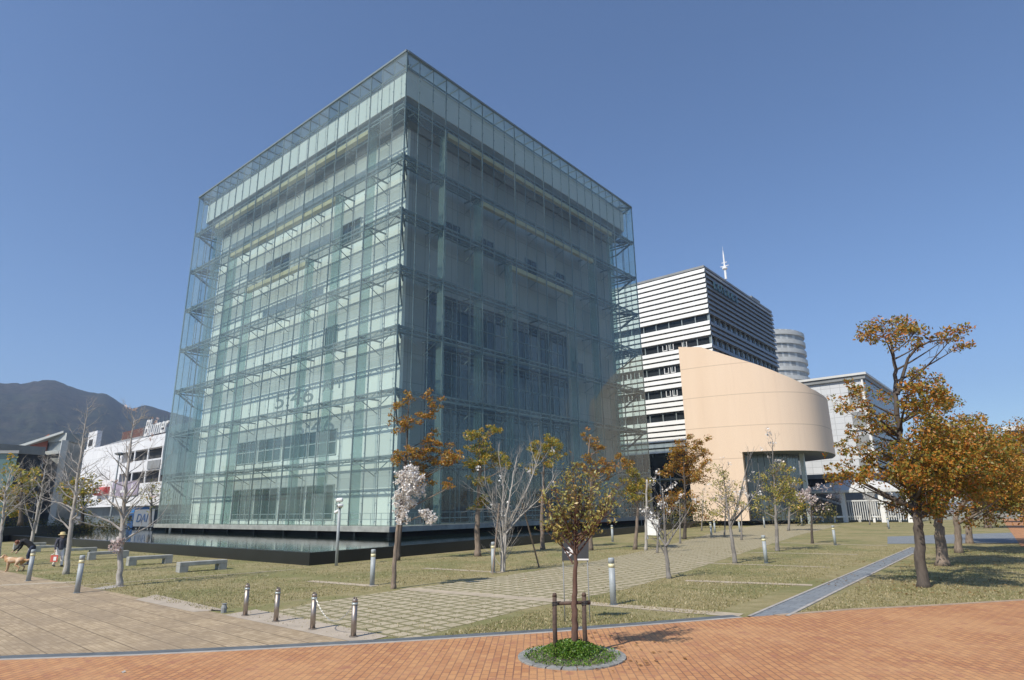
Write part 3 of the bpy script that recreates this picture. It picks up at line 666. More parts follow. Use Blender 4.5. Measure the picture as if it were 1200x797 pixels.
# long low wall beyond the lawn and white bench-like barriers before it
a, b = A(752, 600, 92), A(1190, 598, 118)
m = MB(); m.bar((a.x, a.y, .45), (b.x, b.y, .45), .5, .9); tag(m.build('boundary_wall', M['deck']), 'long low grey wall running behind the far end of the lawn', 'wall')
specs = (('between the peach building and its glass front', 861, 888), ('before the streaked shop glass', 906, 928), ('left of the pavilion, before dark shrubs', 934, 965), ('straight before the pavilion columns', 976, 1009), ('between pavilion and rust tree', 1022, 1056))
for i, (tx, x0, x1) in enumerate(specs):
    a, b = A(x0, 605, 98), A(x1, 605, 100)
    t = empty('white_barrier', ((a.x+b.x)/2, (a.y+b.y)/2, 0), 'low white rail barrier at the lawn end, '+tx, 'barrier', 'white barriers at the far end of the lawn')
    m = MB(); m.bar((a.x, a.y, .72), (b.x, b.y, .72), .35, .22); m.build('rail', M['white'], t, bevel=.03)
    for p in (a.lerp(b, .06), a.lerp(b, .94)): gridwall('foot', M['white'], t, [(p.x-.14, p.y-.14, -.01, p.x+.14, p.y+.14, .6)])
t = G(766, 632); q = MB(); q.box(t.x-.6, t.y-.05, .3, t.x+.55, t.y+.05, 1.5)
nb = empty('notice_board', (t.x, t.y, 0), 'small white notice board standing near the pool wall among saplings', 'board'); q.build('panel', M['white'], nb); gridwall('post', M['post_grey'], nb, [(t.x-.6, t.y+.052, 0, t.x-.5, t.y+.12, 1.45), (t.x+.45, t.y+.052, 0, t.x+.55, t.y+.12, 1.45)])
# blue glazed building peeping out at the right frame edge
q = A(1204, 560, 190); fb = empty('glazed_hall', (q.x, q.y, 0), 'blue glazed hall at the far right edge beyond the rust trees', 'building')
gridwall('wall', panels('blue_glazing', (.10, .16, .22), 2.4, 3.0, 'x', .2, .12, 2.5, .2), fb, [(q.x-1.5, q.y, 0, q.x+40, q.y+20, 18.6)]); gridwall('roof', M['offwhite'], fb, [(q.x-2.5, q.y-1, 18.6, q.x+41, q.y+21, 19.6)])

# ------------------------------------------------------------------ buildings to the left
ml = empty('shopping_mall', (-135, 45, 0), 'white shopping mall with two rows of dark parking openings and a script roof sign', 'building')
MY = 27.0
M['mallwhite'] = panels('white_mall_cladding', (.74, .74, .74), 3.2, 2.4, 'x', .6, .06, .8, .03)
cols_ = [(-171, -134.6), (-134.6, -109)]
gridwall('wall', M['mallwhite'], ml, [(-168, MY, 4.2, -138.2, MY+60, 20.0), (-138.2, MY, 4.2, -112.0, MY+60, 9.3), (-138.2, MY, 12.0, -112.0, MY+60, 14.6), (-138.2, MY, 17.2, -112.0, MY+60, 20.0)])
gridwall('parking_deck', M['dark'], ml, [(-138.1, MY+1.5, 9.301, -112.1, MY+30, 11.999), (-138.1, MY+1.5, 14.601, -112.1, MY+30, 17.199)])
for z in (9.3, 14.6):
    for x_ in (-130.3, -122.2, -114.0):
        gridwall('pillar', M['mallwhite'], ml, [(x_-.3, MY+.05, z, x_+.3, MY+.25, z+2.62)])
gridwall('sign_panel', M['roofgrey'], ml, [(-121, MY-.2, 12.3, -114, MY-.01, 14.2)])
gridwall('stair_tower', M['mallwhite'], ml, [(-167.5, MY+.3, 20.003, -160.5, MY+1.5, 24.8)]); gridwall('tower_window', M['dark'], ml, [(-166, MY+.2, 20.8, -163.2, MY+.297, 22.6)])
gridwall('penthouse', simple('brown_red_cladding', (.12, .055, .04), .7, .2, .4), ml, [(-159, MY+6, 20.003, -140, MY+14, 24.6)])
m = MB(); m.v = [(-160, MY+.5, 20.01), (-132, MY+.5, 20.01), (-132, MY+6, 22.4), (-160, MY+6, 22.4)]; m.f = [(0, 1, 2, 3)]; m.build('roof', M['roofgrey'], ml)
M['signwhite'] = simple('white_sign_letters', (.70, .69, .66), .5, .05, 1); M['red'] = simple('red_sign_enamel', (.55, .045, .03), .5, .1, 1); M['mauve'] = simple('mauve_sign_panel', (.34, .29, .36), .6, .15, .6)
text('roof_lettering', 'Blumer', 5.6, (-121.3, MY+.6, 20.5), (1, 0, 0), M['signwhite'], ml, .15, .35, .82)
m = MB()
for x_ in np.arange(-129, -111, 2.2): m.bar((x_, MY+.9, 20.0), (x_, MY+.9, 24.6), .12, .12)
m.bar((-130, MY+.9, 22.5), (-111, MY+.9, 22.5), .1, .1); m.build('sign_frame', M['steel'], ml)
m = MB(); m.tube([(-151.8, MY-.35, 8.1), (-143.4, MY-.35, 8.1)], [1.05, 1.05], 12); rs_ = m.build('red_sign', M['red'], ml)
text('sign_lettering', 'sco', 2.0, (-147.6, MY-1.5, 7.6), (1, 0, 0), M['white'], ml, .05, 0, 1.5)
gridwall('mauve_sign', M['mauve'], ml, [(-141, MY-.3, 6.6, -124.5, MY-.02, 10.0)])
for x_ in (-139, -133.5, -128): gridwall('sign_mark', M['signwhite'], ml, [(x_-1.5, MY-.36, 7.4, x_+1.2, MY-.303, 8.0), (x_-.3, MY-.36, 8.003, x_+.3, MY-.303, 9.3)])
gridwall('ground_floor', simple('shopfront_glazing', (.10, .12, .13), .3, .5, .4), ml, [(-168, MY+2, -.02, -100, MY+40, 4.197)])
gridwall('dark_wing', panels('dark_wing_panels', (.085, .12, .125), 3, 4, 'x', .3, .1, .6, .2), ml, [(-111.8, MY-.6, 10.6, -60, MY+40, 21.2)])
gridwall('lower_wing', panels('pale_lower_wing', (.30, .34, .33), 2.2, 9, 'x', .5, .3, .4, .2), ml, [(-111.4, MY+.2, 4.2, -60, MY+40, 10.597)])
# dark slate building and the grey glass one with the wedge roof
a = A(-60, 600, 132)
db = empty('slate_building', (a.x, a.y, 0), 'dark slate blue block with a grey flat roof at the left edge', 'building')
def foot(name, pts, z0, z1, mat, par):
    m = MB(); m.prism([(p.x, p.y) for p in pts], z0, z1); return m.build(name, mat, par)
def slab(name, p, q, dep, z0, z1, mat, par):
    d = nrm(Vector((q.x-p.x, q.y-p.y, 0))); nn = Vector((-d.y, d.x, 0))*dep
    if (nn.x*(p.x-CAM[0])+nn.y*(p.y-CAM[1])) < 0: nn = -nn
    m = MB(); m.prism([(p.x, p.y), (q.x, q.y), (q.x+nn.x, q.y+nn.y), (p.x+nn.x, p.y+nn.y)], z0, z1); return m.build(name, mat, par)
foot('wall', [A(-60, 540, 132), A(51, 535, 138), A(46, 535, 156), A(-60, 540, 156)], -.02, 12.6, simple('dark_slate_cladding', (.022, .027, .036), .5, .25, .3), db)
foot('roof', [A(-62, 540, 131.4), A(52, 535, 137.4), A(46.5, 535, 156.6), A(-62, 540, 156.6)], 12.603, 14.0, M['roofgrey'], db)
p0, p1, p2 = A(56, 512, 148), A(79, 505, 142), A(101, 508, 150)
for q_ in (p0, p1, p2): q_.z = 0
M['palegrey'] = simple('pale_grey_render', (.40, .42, .40), .7, .1, .5)
gg = empty('grey_glass_building', (p1.x, p1.y, 0), 'four storey grey glass building with a wedge roof and brick red gable beside the mall', 'building')
zt = A(78, 505, 142).z
M['ggglass'] = simple('grey_green_glazing', (.26, .28, .275), .3, .35, .5, 0, 0, .8)
bk = [A(92, 508, 166), A(62, 508, 166)]; foot('facade', [p0, p1, p2]+bk, -.02, zt-1.8, M['ggglass'], gg)
for z in (2.8, 6.4, 10.0, 13.3):
    slab('floor_slab', p0+(p0-p1)*.0+Vector((0, -.5, 0)), p1+Vector((.3, -.6, 0)), .45, z, z+.7, M['palegrey'], gg); slab('floor_slab', p1+Vector((.33, -.5, 0)), p2+Vector((0, -.5, 0)), .45, z, z+.7, M['palegrey'], gg)
slab('corner_column', p1+Vector((.75, -.75, 0)), p1+Vector((.8, .25, 0)), .4, 0, zt-1.8, M['offwhite'], gg)
foot('fascia', [A(55.6, 512, 147.6), A(79, 505, 141.4), A(101.4, 508, 149.6), A(92.5, 508, 166.5), A(61.5, 508, 166.5)], zt-1.797, zt-.4, M['palegrey'], gg)
m = MB(); l = A(22, 519, 150); m.v = [(l.x, l.y, 15.2), (p1.x, p1.y-.6, zt), (p2.x, p2.y, zt), (l.x, l.y+5, 15.2), (l.x, l.y, 14.7), (p1.x, p1.y-.6, zt-.397), (p2.x, p2.y, zt-.397), (l.x, l.y+5, 14.7)]
m.f = [(0, 1, 2, 3), (4, 7, 6, 5), (0, 4, 5, 1), (1, 5, 6, 2), (3, 2, 6, 7), (0, 3, 7, 4)]; m.build('roof', M['palegrey'], gg)
l2, r2 = A(34, 520, 149.5), A(56, 519, 147)
m = MB(); m.face([(l2.x, l2.y, 12), (r2.x, r2.y, 12), (r2.x, r2.y, 17.3), (l2.x, l2.y, 15.0)]); m.face([(l2.x, l2.y+.5, 12), (r2.x, r2.y+.5, 12), (r2.x, r2.y+.5, 17.3), (l2.x, l2.y+.5, 15.0)]); m.build('gable', simple('brick_red_panel', (.33, .10, .06), .7, .15, .5), gg)
# green glass hut at the far left frame edge, hedge, dark terrace wall
a, b = A(-40, 600, 84), A(8, 600, 82)
gh = empty('glass_pavilion', (a.x, a.y, 0), 'small green glass pavilion at the left frame edge behind bare trees', 'pavilion')
foot('wall', [a, b, A(3, 600, 92), A(-40, 600, 92)], 0, 8.6, simple('green_glass_wall', (.06, .11, .11), .12, .3, .5, 0, 0, .8), gh); foot('roof', [A(-41, 600, 83.6), A(8.6, 600, 81.6), A(3.4, 600, 92.4), A(-41, 600, 92.4)], 8.603, 8.9, M['roofgrey'], gh)
a, b = A(-30, 600, 78), A(112, 600, 92)
tw = slab('terrace_wall', a, b, 2, -.02, 1.35, M['black'], None); tag(tw, 'dark granite terrace wall beyond the pool at the left', 'wall')
a, b = A(-30, 600, 81), A(150, 600, 95)
def hedge(name, a, b, h, wd, label, mat, n=5200, ls=.22):
    rg = np.random.default_rng(len(label)); V = []; F = []
    for _ in range(n):
        t = rg.random(); p = a.lerp(b, t); hh = h*(.85+.2*math.sin(t*40)+.1*rg.random()); q = Vector((p.x+rg.uniform(-wd, wd)/2, p.y+rg.uniform(-wd, wd)/2, rg.uniform(.05, hh)))
        leaf_quad(V, F, q, rg, ls*rg.uniform(.6, 1.2))
    m = MB(); m.v = V; m.f = F; return tag(m.build(name, mat), label, 'hedge')
def leaf_quad(V, F, q, rg, s, asp=.55):
    d = Vector(rg.normal(0, 1, 3)); d = nrm(d); n_ = nrm(Vector(rg.normal(0, 1, 3))+Vector((0, 0, .6))); u = nrm(d-n_*d.dot(n_)); v_ = n_.cross(u)*asp
    b = len(V); V += [tuple(q-u*s*.5), tuple(q+v_*s*.5), tuple(q+u*s*.5), tuple(q-v_*s*.5)]; F.append((b, b+1, b+2, b+3))
hedge('hedge', a, b, 2.0, 1.6, 'trimmed green hedge beyond the pool in front of the mall', M['leaf_dull'])
# blue lorry
def lorry():
    p = A(149, 615, 104); L = Vector((1, .03, 0)).normalized()
    t = empty('lorry', (p.x, p.y, 0), 'blue lorry with a grey box body parked before the white mall', 'lorry')
    x0, y0 = p.x, p.y
    blue = simple('blue_lorry_paint', (.02, .07, .19), .3, .1, 1); gy_ = simple('grey_lorry_box', (.20, .22, .24), .5, .08, 1)
    m = MB(); m.v = [(x0-.1, y0, .7), (x0+2.3, y0, .7), (x0+2.3, y0, 3.1), (x0+.5, y0, 3.1), (x0-.1, y0, 2.1), (x0-.1, y0+2.4, .7), (x0+2.3, y0+2.4, .7), (x0+2.3, y0+2.4, 3.1), (x0+.5, y0+2.4, 3.1), (x0-.1, y0+2.4, 2.1)]
    m.f = [(0, 1, 2, 3, 4), (9, 8, 7, 6, 5), (0, 4, 9, 5), (4, 3, 8, 9), (3, 2, 7, 8), (2, 1, 6, 7), (1, 0, 5, 6)]; m.build('cab', blue, t, bevel=.08)
    m = MB(); m.v = [(x0+.3, y0, 3.15), (x0+2.3, y0, 3.15), (x0+2.3, y0, 4.2), (x0+1.2, y0, 4.1), (x0+.3, y0+2.4, 3.15), (x0+2.3, y0+2.4, 3.15), (x0+2.3, y0+2.4, 4.2), (x0+1.2, y0+2.4, 4.1)]
    m.f = [(0, 1, 2, 3), (7, 6, 5, 4), (0, 3, 7, 4), (3, 2, 6, 7), (2, 1, 5, 6), (1, 0, 4, 5)]; m.build('wind_deflector', simple('bright_blue_paint', (.03, .20, .50), .3, .1, 1), t)
    m = MB(); m.face([(x0+.15, y0-.02, 1.9), (x0+1.7, y0-.02, 1.9), (x0+1.7, y0-.02, 2.8), (x0+.55, y0-.02, 2.8)]); m.face([(x0-.13, y0+.15, 1.75), (x0-.13, y0+2.25, 1.75), (x0+.3, y0+2.25, 2.75), (x0+.3, y0+.15, 2.75)]); m.build('window', M['glassdark'], t)
    m = MB(); m.box(x0+2.6, y0-.05, 1.0, x0+11, y0+2.45, 3.75); m.build('box_body', gy_, t, bevel=.04)
    m = MB(); m.box(x0+2.3, y0+.3, .6, x0+11, y0+2.1, .97); m.build('chassis', M['blackpaint'], t)
    text('lettering', 'DAI', 1.9, (x0+6.2, y0-.09, 1.75), (1, 0, 0), blue, t, .03, .2, 1.5)
    for x_ in (x0+1.0, x0+4.2, x0+9.0, x0+10.2):
        for y_ in (y0+.12, y0+2.28):
            m = MB(); m.tube([(x_, y_-.15, .5), (x_, y_+.15, .5)], .5, 16); wh = m.build('wheel', M['blackpaint'], t); m = MB(); m.tube([(x_, y_-.17, .5), (x_, y_+.17, .5)], .25, 12); m.build('rim', M['frame'], wh)
lorry()
bpy.data.objects['lorry'].scale = (.8, .8, .8)
p = A(128, 615, 95); lp = empty('street_lamp', (p.x, p.y, 0), 'tall thin grey street lamp with a flat head before the white mall', 'lamp')
m = MB(); m.tube([(p.x, p.y, 0), (p.x, p.y, 9.7)], [.13, .08], 8); m.build('pole', M['post_grey'], lp); m = MB(); m.lathe([(.1, 0), (.55, .12), (.6, .3), (.2, .42)], (p.x, p.y, 9.7), 12); m.build('lamp_head', M['roofgrey'], lp)

# ------------------------------------------------------------------ trees
def onplane(px, py, base, off=0.):
    """the point of a sight line on the upright plane through base that faces the camera (off metres behind it)"""
    h = Vector((base.x-CAM[0], base.y-CAM[1], 0)); D = h.length; h /= D
    d = ray(px, py); t = (D+off)/(d[0]*h.x+d[1]*h.y); return Vector(CAM+d*t)
def twig(m, p, d, L, r, depth, rg, up=.25, kids=3, tips=None, spread=1.0):
    n = 4 if depth > 0 else 3; pts = [p]; rs = [r]; d = nrm(d)
    for i in range(n):
        d = nrm(d + Vector(rg.normal(0, .16, 3)) + Vector((0, 0, up*.25))); pts.append(pts[-1]+d*L/n); rs.append(r*(1-.72*(i+1)/n))
    m.tube(pts, rs, 5 if r > .025 else 4 if r > .012 else 3, False)
    if tips is not None: tips.append(pts[-1]); tips.append(pts[-2])
    if depth <= 0: return
    for i in range(kids):
        t = rg.uniform(.3, .95); j = min(int(t*n), n-1); q = pts[j].lerp(pts[j+1], t*n-j)
        a = rg.uniform(0, 6.28); s = nrm(d.orthogonal()); o = d.cross(s)
        dd = d*rg.uniform(.55, .9)+(s*math.cos(a)+o*math.sin(a))*rg.uniform(.5, .9)*spread
        twig(m, q, dd, L*rg.uniform(.4, .65), max(rs[j]*.55, .004), depth-1, rg, up, kids, tips, spread)
def leaves(cl, mat, size, dens, parent, rg, cap=4200, name='crown', flat=.72, droop=0.):
    V = []; F = []
    tot = sum((r/size)**2 for c, r in cl)*dens*2.1; cap *= 2.6; sc = min(1, cap/max(tot, 1))
    for c, r in cl:
        n = int((r/size)**2*dens*sc*2.1)+5
        subs = [(c+Vector((rg.normal(0, .5), rg.normal(0, .5), rg.normal(0, .40)))*r, r*rg.uniform(.34, .6)) for _ in range(max(3, int(6+rg.integers(0, 4))))]
        for _ in range(n):
            sc_, sr = subs[rg.integers(0, len(subs))]
            v = Vector(rg.normal(0, 1, 3)); v = nrm(v)*(rg.random()**.45); q = sc_+Vector((v.x, v.y, v.z*flat))*sr
            leaf_quad(V, F, q, rg, size*rg.uniform(.65, 1.25), .5)
    m = MB(); m.v = V; m.f = F; return m.build(name, mat, parent)
def flowers(pts, parent, rg, size=.07, mat='blossom', n=7):
    V = []; F = []
    for p in pts:
        for _ in range(n): leaf_quad(V, F, p+Vector(rg.normal(0, size*.55, 3)), rg, size*rg.uniform(.7, 1.2), .8)
    m = MB(); m.v = V; m.f = F; return m.build('blossom', M[mat], parent)
def tree(name, label, group, tpx, r0, r1, bark, clumps=(), leaf='leaf_rust', size=.13, dens=7, seed=1, bare=0, blen=1.0, depth=2, kids=3, up=.3, blossoms=0, stems=(), limbs=(), t0=.35, cap=4200, jit=.35, cat='tree', spread=1.0, base=None, bmat='blossom', bsize=.075, flat=.72, tops=1, bclumps=()):
    rg = np.random.default_rng(seed); base = base or G(*tpx[0])
    off = 0.; path = [base]
    for q in tpx[1:]: off += rg.normal(0, .04); path.append(onplane(q[0], q[1], base, off))
    t = empty(name, base, label, cat, group); m = MB(); tips = []
    # smooth the trunk line
    P_ = []
    for i in range(len(path)-1):
        a, b, c, d = path[max(i-1, 0)], path[i], path[i+1], path[min(i+2, len(path)-1)]
        for j in range(5):
            u = j/5; P_.append(.5*((2*b)+(c-a)*u+(2*a-5*b+4*c-d)*u*u+(3*b-a-3*c+d)*u**3)+Vector(rg.normal(0, r0*.10, 3)))
    P_.append(path[-1]); P_[0] = base-Vector((0, 0, .06)); N = len(P_)
    rad = [r0*(1.35 if i == 0 else 1.12 if i == 1 else 1)*(1-i/(N-1))+r1*i/(N-1) for i in range(N)]
    m.tube(P_, rad, 9)
    def limb(a, b, ra, rb, sag=.12, n=5):
        mid = a.lerp(b, .5)+Vector((rg.normal(0, .06), rg.normal(0, .06), -sag*(b-a).length*.5))
        pts = [a*(1-u)**2+mid*2*u*(1-u)+b*u*u for u in [i/n for i in range(n+1)]]
        m.tube(pts, [ra*(1-i/n)+rb*i/n for i in range(n+1)], 6, False); return pts
    def attach(c):
        best = min(range(N), key=lambda i: abs((P_[i].z+.55*math.hypot(P_[i].x-c.x, P_[i].y-c.y))-c.z)+(10 if i < N*t0*.6 else 0)); return best
    cl = []
    for c in clumps:
        p = onplane(c[0], c[1], base, rg.uniform(-jit, jit)*(1+.0)); r = 1.15*c[2]*hd(base)/FPX; cl.append((p, r))
        i = attach(p); pts = limb(P_[i], p, max(min(rad[i]*.6, .02+r*.05), .008), .008)
        for _ in range(4+int(r*4)):
            v = Vector(rg.normal(0, 1, 3)); v = nrm(v); q = pts[3].lerp(pts[5], rg.random()); m.tube([q, q+v*r*.45+Vector((0, 0, .05)), q+v*r*.85], [.011, .008, .004], 3, False)
    for st in stems:
        pts = [base+Vector(rg.normal(0, r0*.5, 3))*Vector((1, 1, 0)) if st[0] is None else onplane(*st[0], base)] + [onplane(q[0], q[1], base, rg.normal(0, jit*.5)) for q in st[1:]]
        m.tube(pts, [r0*.6*(1-.8*i/(len(pts)-1)) for i in range(len(pts))], 6, False)
        for i in range(1, len(pts)):
            for _ in range(max(1, kids)):
                q = pts[i-1].lerp(pts[i], rg.random()); d = nrm(pts[i]-pts[i-1])+Vector(rg.normal(0, .5, 3)); twig(m, q, d, blen*rg.uniform(.5, .9), r0*.2, depth-1, rg, up, kids, tips, spread)
    for lb_ in limbs:
        pts = [onplane(q[0], q[1], base, rg.normal(0, .08)) for q in lb_]
        m.tube(pts, [max(.012, r0*.42*(1-.75*i/(len(pts)-1))) for i in range(len(pts))], 6, False)
        for i in range(1, len(pts)): twig(m, pts[i], (pts[i]-pts[i-1]), blen*.5, .014, max(depth-1, 0), rg, up, 2, tips, spread)
    for b in range(bare):
        u = t0+(1-t0)*(b+rg.random())/bare; i = min(int(u*(N-1)), N-2); p = P_[i].lerp(P_[i+1], u*(N-1)-i); a = b*2.4+rg.normal(0, .4)
        d = Vector((math.cos(a), math.sin(a), up+rg.normal(0, .15))); L = blen*(1.15-.75*(u-t0)/(1-t0))*rg.uniform(.75, 1.2)
        twig(m, p, d, L, max(rad[i]*.42, .012), depth, rg, up, kids, tips, spread)
    m.build('trunk', M[bark], t, True)
    if cl: leaves(cl, M[leaf], size, dens, t, rg, cap, flat=flat)
    if bclumps:
        pts = []
        for c in bclumps:
            p = onplane(c[0], c[1], base, rg.uniform(-.2, .2)); r = c[2]*hd(base)/FPX
            i = attach(p); limb(P_[i], p, .02, .008)
            for _ in range(int(c[3])): v = Vector(rg.normal(0, .5, 3))*r; pts.append(p+v); 
        flowers(pts, t, rg, bsize, bmat, 14)
    if blossoms and tips: flowers([tips[i] for i in rg.choice(len(tips), min(blossoms, len(tips)), False)], t, rg, bsize, bmat)
    return t
# the row of rust-coloured trees at the right
RG = 'row of rust coloured trees beside the slate path'
tree('camphor_tree', 'tallest rust and olive tree with bare forks above its crown, nearest of its row', RG,
     [(1082, 688), (1079, 655), (1076, 620), (1074, 592), (1064, 562), (1056, 520), (1051, 480), (1049, 440), (1046, 412), (1041, 394)], .17, .03, 'bark_dark',
     [(1018, 392, 13), (1032, 386, 14), (1046, 382, 15), (1060, 384, 16), (1072, 390, 14), (1082, 402, 9), (1108, 397, 9), (1120, 391, 11), (1130, 402, 9), (1065, 458, 18), (1080, 452, 18), (1098, 458, 14), (1092, 472, 16), (1060, 478, 12),
      (1000, 462, 13), (988, 478, 10), (1012, 472, 13), (1002, 500, 11), (1022, 492, 12), (990, 520, 8), (1008, 536, 16), (988, 556, 14), (975, 560, 8), (1022, 552, 16), (1040, 535, 16), (1035, 505, 12), (1045, 560, 18), (978, 548, 9), (1016, 520, 9),
      (1075, 500, 22), (1098, 498, 22), (1120, 505, 20), (1070, 530, 22), (1095, 530, 26), (1122, 530, 24), (1060, 560, 20), (1085, 560, 26), (1112, 560, 26), (1058, 588, 20), (1082, 588, 22), (1105, 590, 20), (1140, 545, 20), (1135, 570, 18)],
     'leaf_rustolive', .115, 7.5, 11, cap=17000, jit=1.7, t0=.4, limbs=[((1052, 462), (1058, 440), (1064, 420), (1074, 408), (1090, 400), (1118, 396)), ((1074, 595), (1050, 585), (1030, 575), (1005, 562)), ((1076, 610), (1092, 590), (1104, 575))], blen=.8, depth=1)
row = [((1104, 663), 'second rust tree of the row, its trunk swollen at the fork', (1128, 538), 1.9, 66, .23), ((1124, 648), 'third rust tree of the row, straight pale brown trunk', (1150, 548), 2.0, 56, .18), ((1137, 637), 'fourth rust tree of the row, knobbly leaning trunk before the cross path', (1166, 556), 2.1, 48, .2),
       ((1158, 619), 'fifth rust tree of the row, thick trunk just beyond the cross path', (1180, 560), 2.2, 40, .3), ((1164, 612), 'sixth rust tree of the row, partly hidden behind the thick fifth trunk', (1188, 572), 2.2, 28, .30), ((1171, 606), 'farthest small rust tree at the end of the row', (1196, 578), 2.2, 20, .26), ((1182, 603), 'low reddish tree beside the far brick path', (1204, 575), 2, 16, .2)]
for i, (b, lab, cc, jz, rp, tr) in enumerate(row):
    rg = np.random.default_rng(40+i); cl = []
    for _ in range(24):
        v = nrm(Vector(rg.normal(0, 1, 3)))*(rg.random()**.4); cl.append((cc[0]+v.x*rp*.95, cc[1]+v.z*rp*.72, rp*.36))
    tree('camphor_tree', lab, RG, [b, (b[0]-2, b[1]-.28*(b[1]-cc[1])), (b[0]-4+i, b[1]-.45*(b[1]-cc[1])), (cc[0]*.55+b[0]*.45, cc[1]+rp*.45), (cc[0], cc[1])], tr, .06, 'bark_tan', cl, 'leaf_rust' if i % 2 else 'leaf_rustolive', .14+.02*i, 6.5, 60+i, cap=8000 if i < 3 else 4500, jit=jz, t0=.4,
         limbs=[((b[0]-3, b[1]-.42*(b[1]-cc[1])), (b[0]+8, cc[1]+rp*.55), (cc[0]+rp*.4, cc[1]+rp*.2))], depth=1, blen=.5)
PG_ = 'autumn coloured trees along the pool wall'
tree('autumn_tree', 'slim tree with layered orange leaf tufts right behind the white blossoming magnolia', PG_, [(466, 657), (470, 610), (474, 560), (477, 520), (478, 490), (480, 470)], .10, .02, 'bark_dark',
     [(478, 466, 8), (498, 462, 8), (466, 474, 8), (508, 476, 10), (494, 486, 11), (470, 498, 10), (482, 494, 8), (458, 490, 6), (466, 536, 11), (480, 534, 11), (495, 530, 10), (486, 548, 11), (508, 520, 11), (520, 530, 13), (532, 540, 10), (512, 542, 12), (500, 556, 11), (488, 566, 8), (524, 570, 8), (536, 535, 7), (474, 565, 7), (505, 512, 9)], 'leaf_rust', .12, 9, 3, jit=.7, cap=5200, flat=.55)
tree('autumn_tree', 'stout pruned tree with separate round yellow green tufts behind the pale multi stemmed tree', PG_, [(560, 652), (559, 620), (561, 590), (561, 565), (563, 545), (562, 520)], .17, .05, 'bark_tan',
     [(553, 508, 9), (562, 512, 9), (556, 524, 9), (568, 524, 9), (562, 536, 9), (570, 538, 7), (548, 544, 8), (556, 547, 7), (576, 502, 8), (584, 503, 6), (578, 536, 10), (588, 540, 9), (596, 546, 5), (560, 563, 8), (568, 562, 7), (561, 590, 8), (557, 595, 6), (566, 585, 6)], 'leaf_olive', .12, 11, 4, jit=.4, cap=4600)
tree('autumn_tree', 'slim tree with a flat topped olive yellow crown right of the pale multi stemmed tree', PG_, [(636, 644), (635, 610), (636, 580), (637, 555), (638, 530)], .14, .03, 'bark_tan',
     [(634, 517, 9), (646, 516, 8), (625, 522, 8), (655, 526, 8), (640, 526, 10), (649, 536, 8), (630, 534, 8), (625, 550, 7), (640, 545, 7), (648, 520, 7)], 'leaf_olive', .12, 9, 5, jit=.5)
tree('autumn_tree', 'thin tree with scattered rust red tufts high behind the staked tree', PG_, [(692, 645), (692, 610), (693, 580), (692, 555), (690, 530), (692, 512)], .15, .03, 'bark_tan',
     [(689, 512, 7), (698, 520, 8), (704, 524, 6), (687, 535, 5), (696, 546, 9), (704, 550, 9), (712, 546, 8), (722, 538, 7), (731, 540, 7), (737, 546, 6), (716, 554, 7), (690, 552, 7), (678, 545, 4)], 'leaf_rust', .12, 9, 6, jit=.6)
tree('autumn_tree', 'small tree with an olive and rust top standing just left of the pale pole tree', PG_, [(744, 644), (747, 610), (747, 585), (745, 560)], .12, .03, 'bark_tan',
     [(741, 553, 8), (748, 560, 8), (735, 572, 9), (744, 574, 10), (754, 570, 9), (758, 578, 7), (740, 584, 7), (750, 586, 7), (728, 565, 5), (762, 565, 5)], 'leaf_olive', .12, 9, 7, jit=.6)
tree('autumn_tree', 'dense brown orange tree before the foot of the louvred block', PG_, [(802, 632), (803, 610), (803, 585), (802, 560), (801, 535)], .14, .04, 'bark_dark',
     [(798, 524, 10), (810, 520, 10), (821, 518, 8), (790, 538, 11), (803, 538, 13), (816, 536, 12), (827, 545, 9), (796, 552, 12), (810, 552, 13), (822, 558, 10), (785, 550, 9), (806, 566, 10), (790, 584, 8), (803, 586, 9), (814, 595, 8), (776, 584, 8), (784, 596, 7), (826, 530, 6)], 'leaf_rust', .16, 9, 8, jit=1.0, cap=5200)
SG_ = 'young pale barked trees on the lawn'
tree('magnolia_tree', 'leaning magnolia with a white blossom cluster in front of the glass corner', SG_, [(461, 690), (462, 665), (464, 640), (466, 615), (470, 590), (474, 560), (476, 545)], .085, .02, 'bark_tan', (), seed=12, bare=5, blen=.55, depth=2, t0=.5, up=.8, limbs=[((464, 612), (480, 610), (496, 603)), ((466, 605), (490, 590), (520, 575))],
     bclumps=[(470, 560, 7, 16), (482, 556, 9, 26), (476, 570, 9, 26), (488, 572, 9, 24), (480, 584, 10, 28), (468, 590, 8, 20), (490, 562, 6, 12), (472, 602, 8, 18), (466, 580, 5, 10), (498, 604, 6, 14), (505, 608, 5, 12), (468, 608, 3, 4)], bsize=.085)
tree('birch_tree', 'pale multi stemmed tree with two leaning wooden props and a few white buds', SG_, [(589, 670), (590, 650), (591, 630), (593, 605), (598, 580), (602, 555), (606, 535)], .075, .014, 'bark_pale', (), seed=13, bare=10, blen=1.5, depth=2, kids=4, up=.8, t0=.42, blossoms=9, bsize=.11,
     stems=[(None, (588, 640), (585, 610), (576, 585), (565, 562)), (None, (592, 630), (600, 605), (615, 580), (625, 555), (632, 535)), (None, (593, 625), (610, 605), (632, 585), (648, 562)), (None, (590, 630), (588, 600), (590, 570), (586, 545)), (None, (591, 620), (582, 595), (562, 580))], cap=100)
for (a, b, r) in (((577, 673), (585, 590), .045), ((632, 665), (612, 590), .05)):
    bp = G(589, 670); m = MB(); p = G(*a); q = onplane(b[0], b[1], bp, .15); m.tube([p-Vector((0, 0, .03)), q], [r*.75, r*.6], 7)
    tag(m.build('tree_prop', M['bark_tan']), 'leaning brown prop stake %s the pale multi stemmed tree' % ('on the left of' if a[0] < 600 else 'on the right of'), 'stake', 'props of the multi stemmed tree')
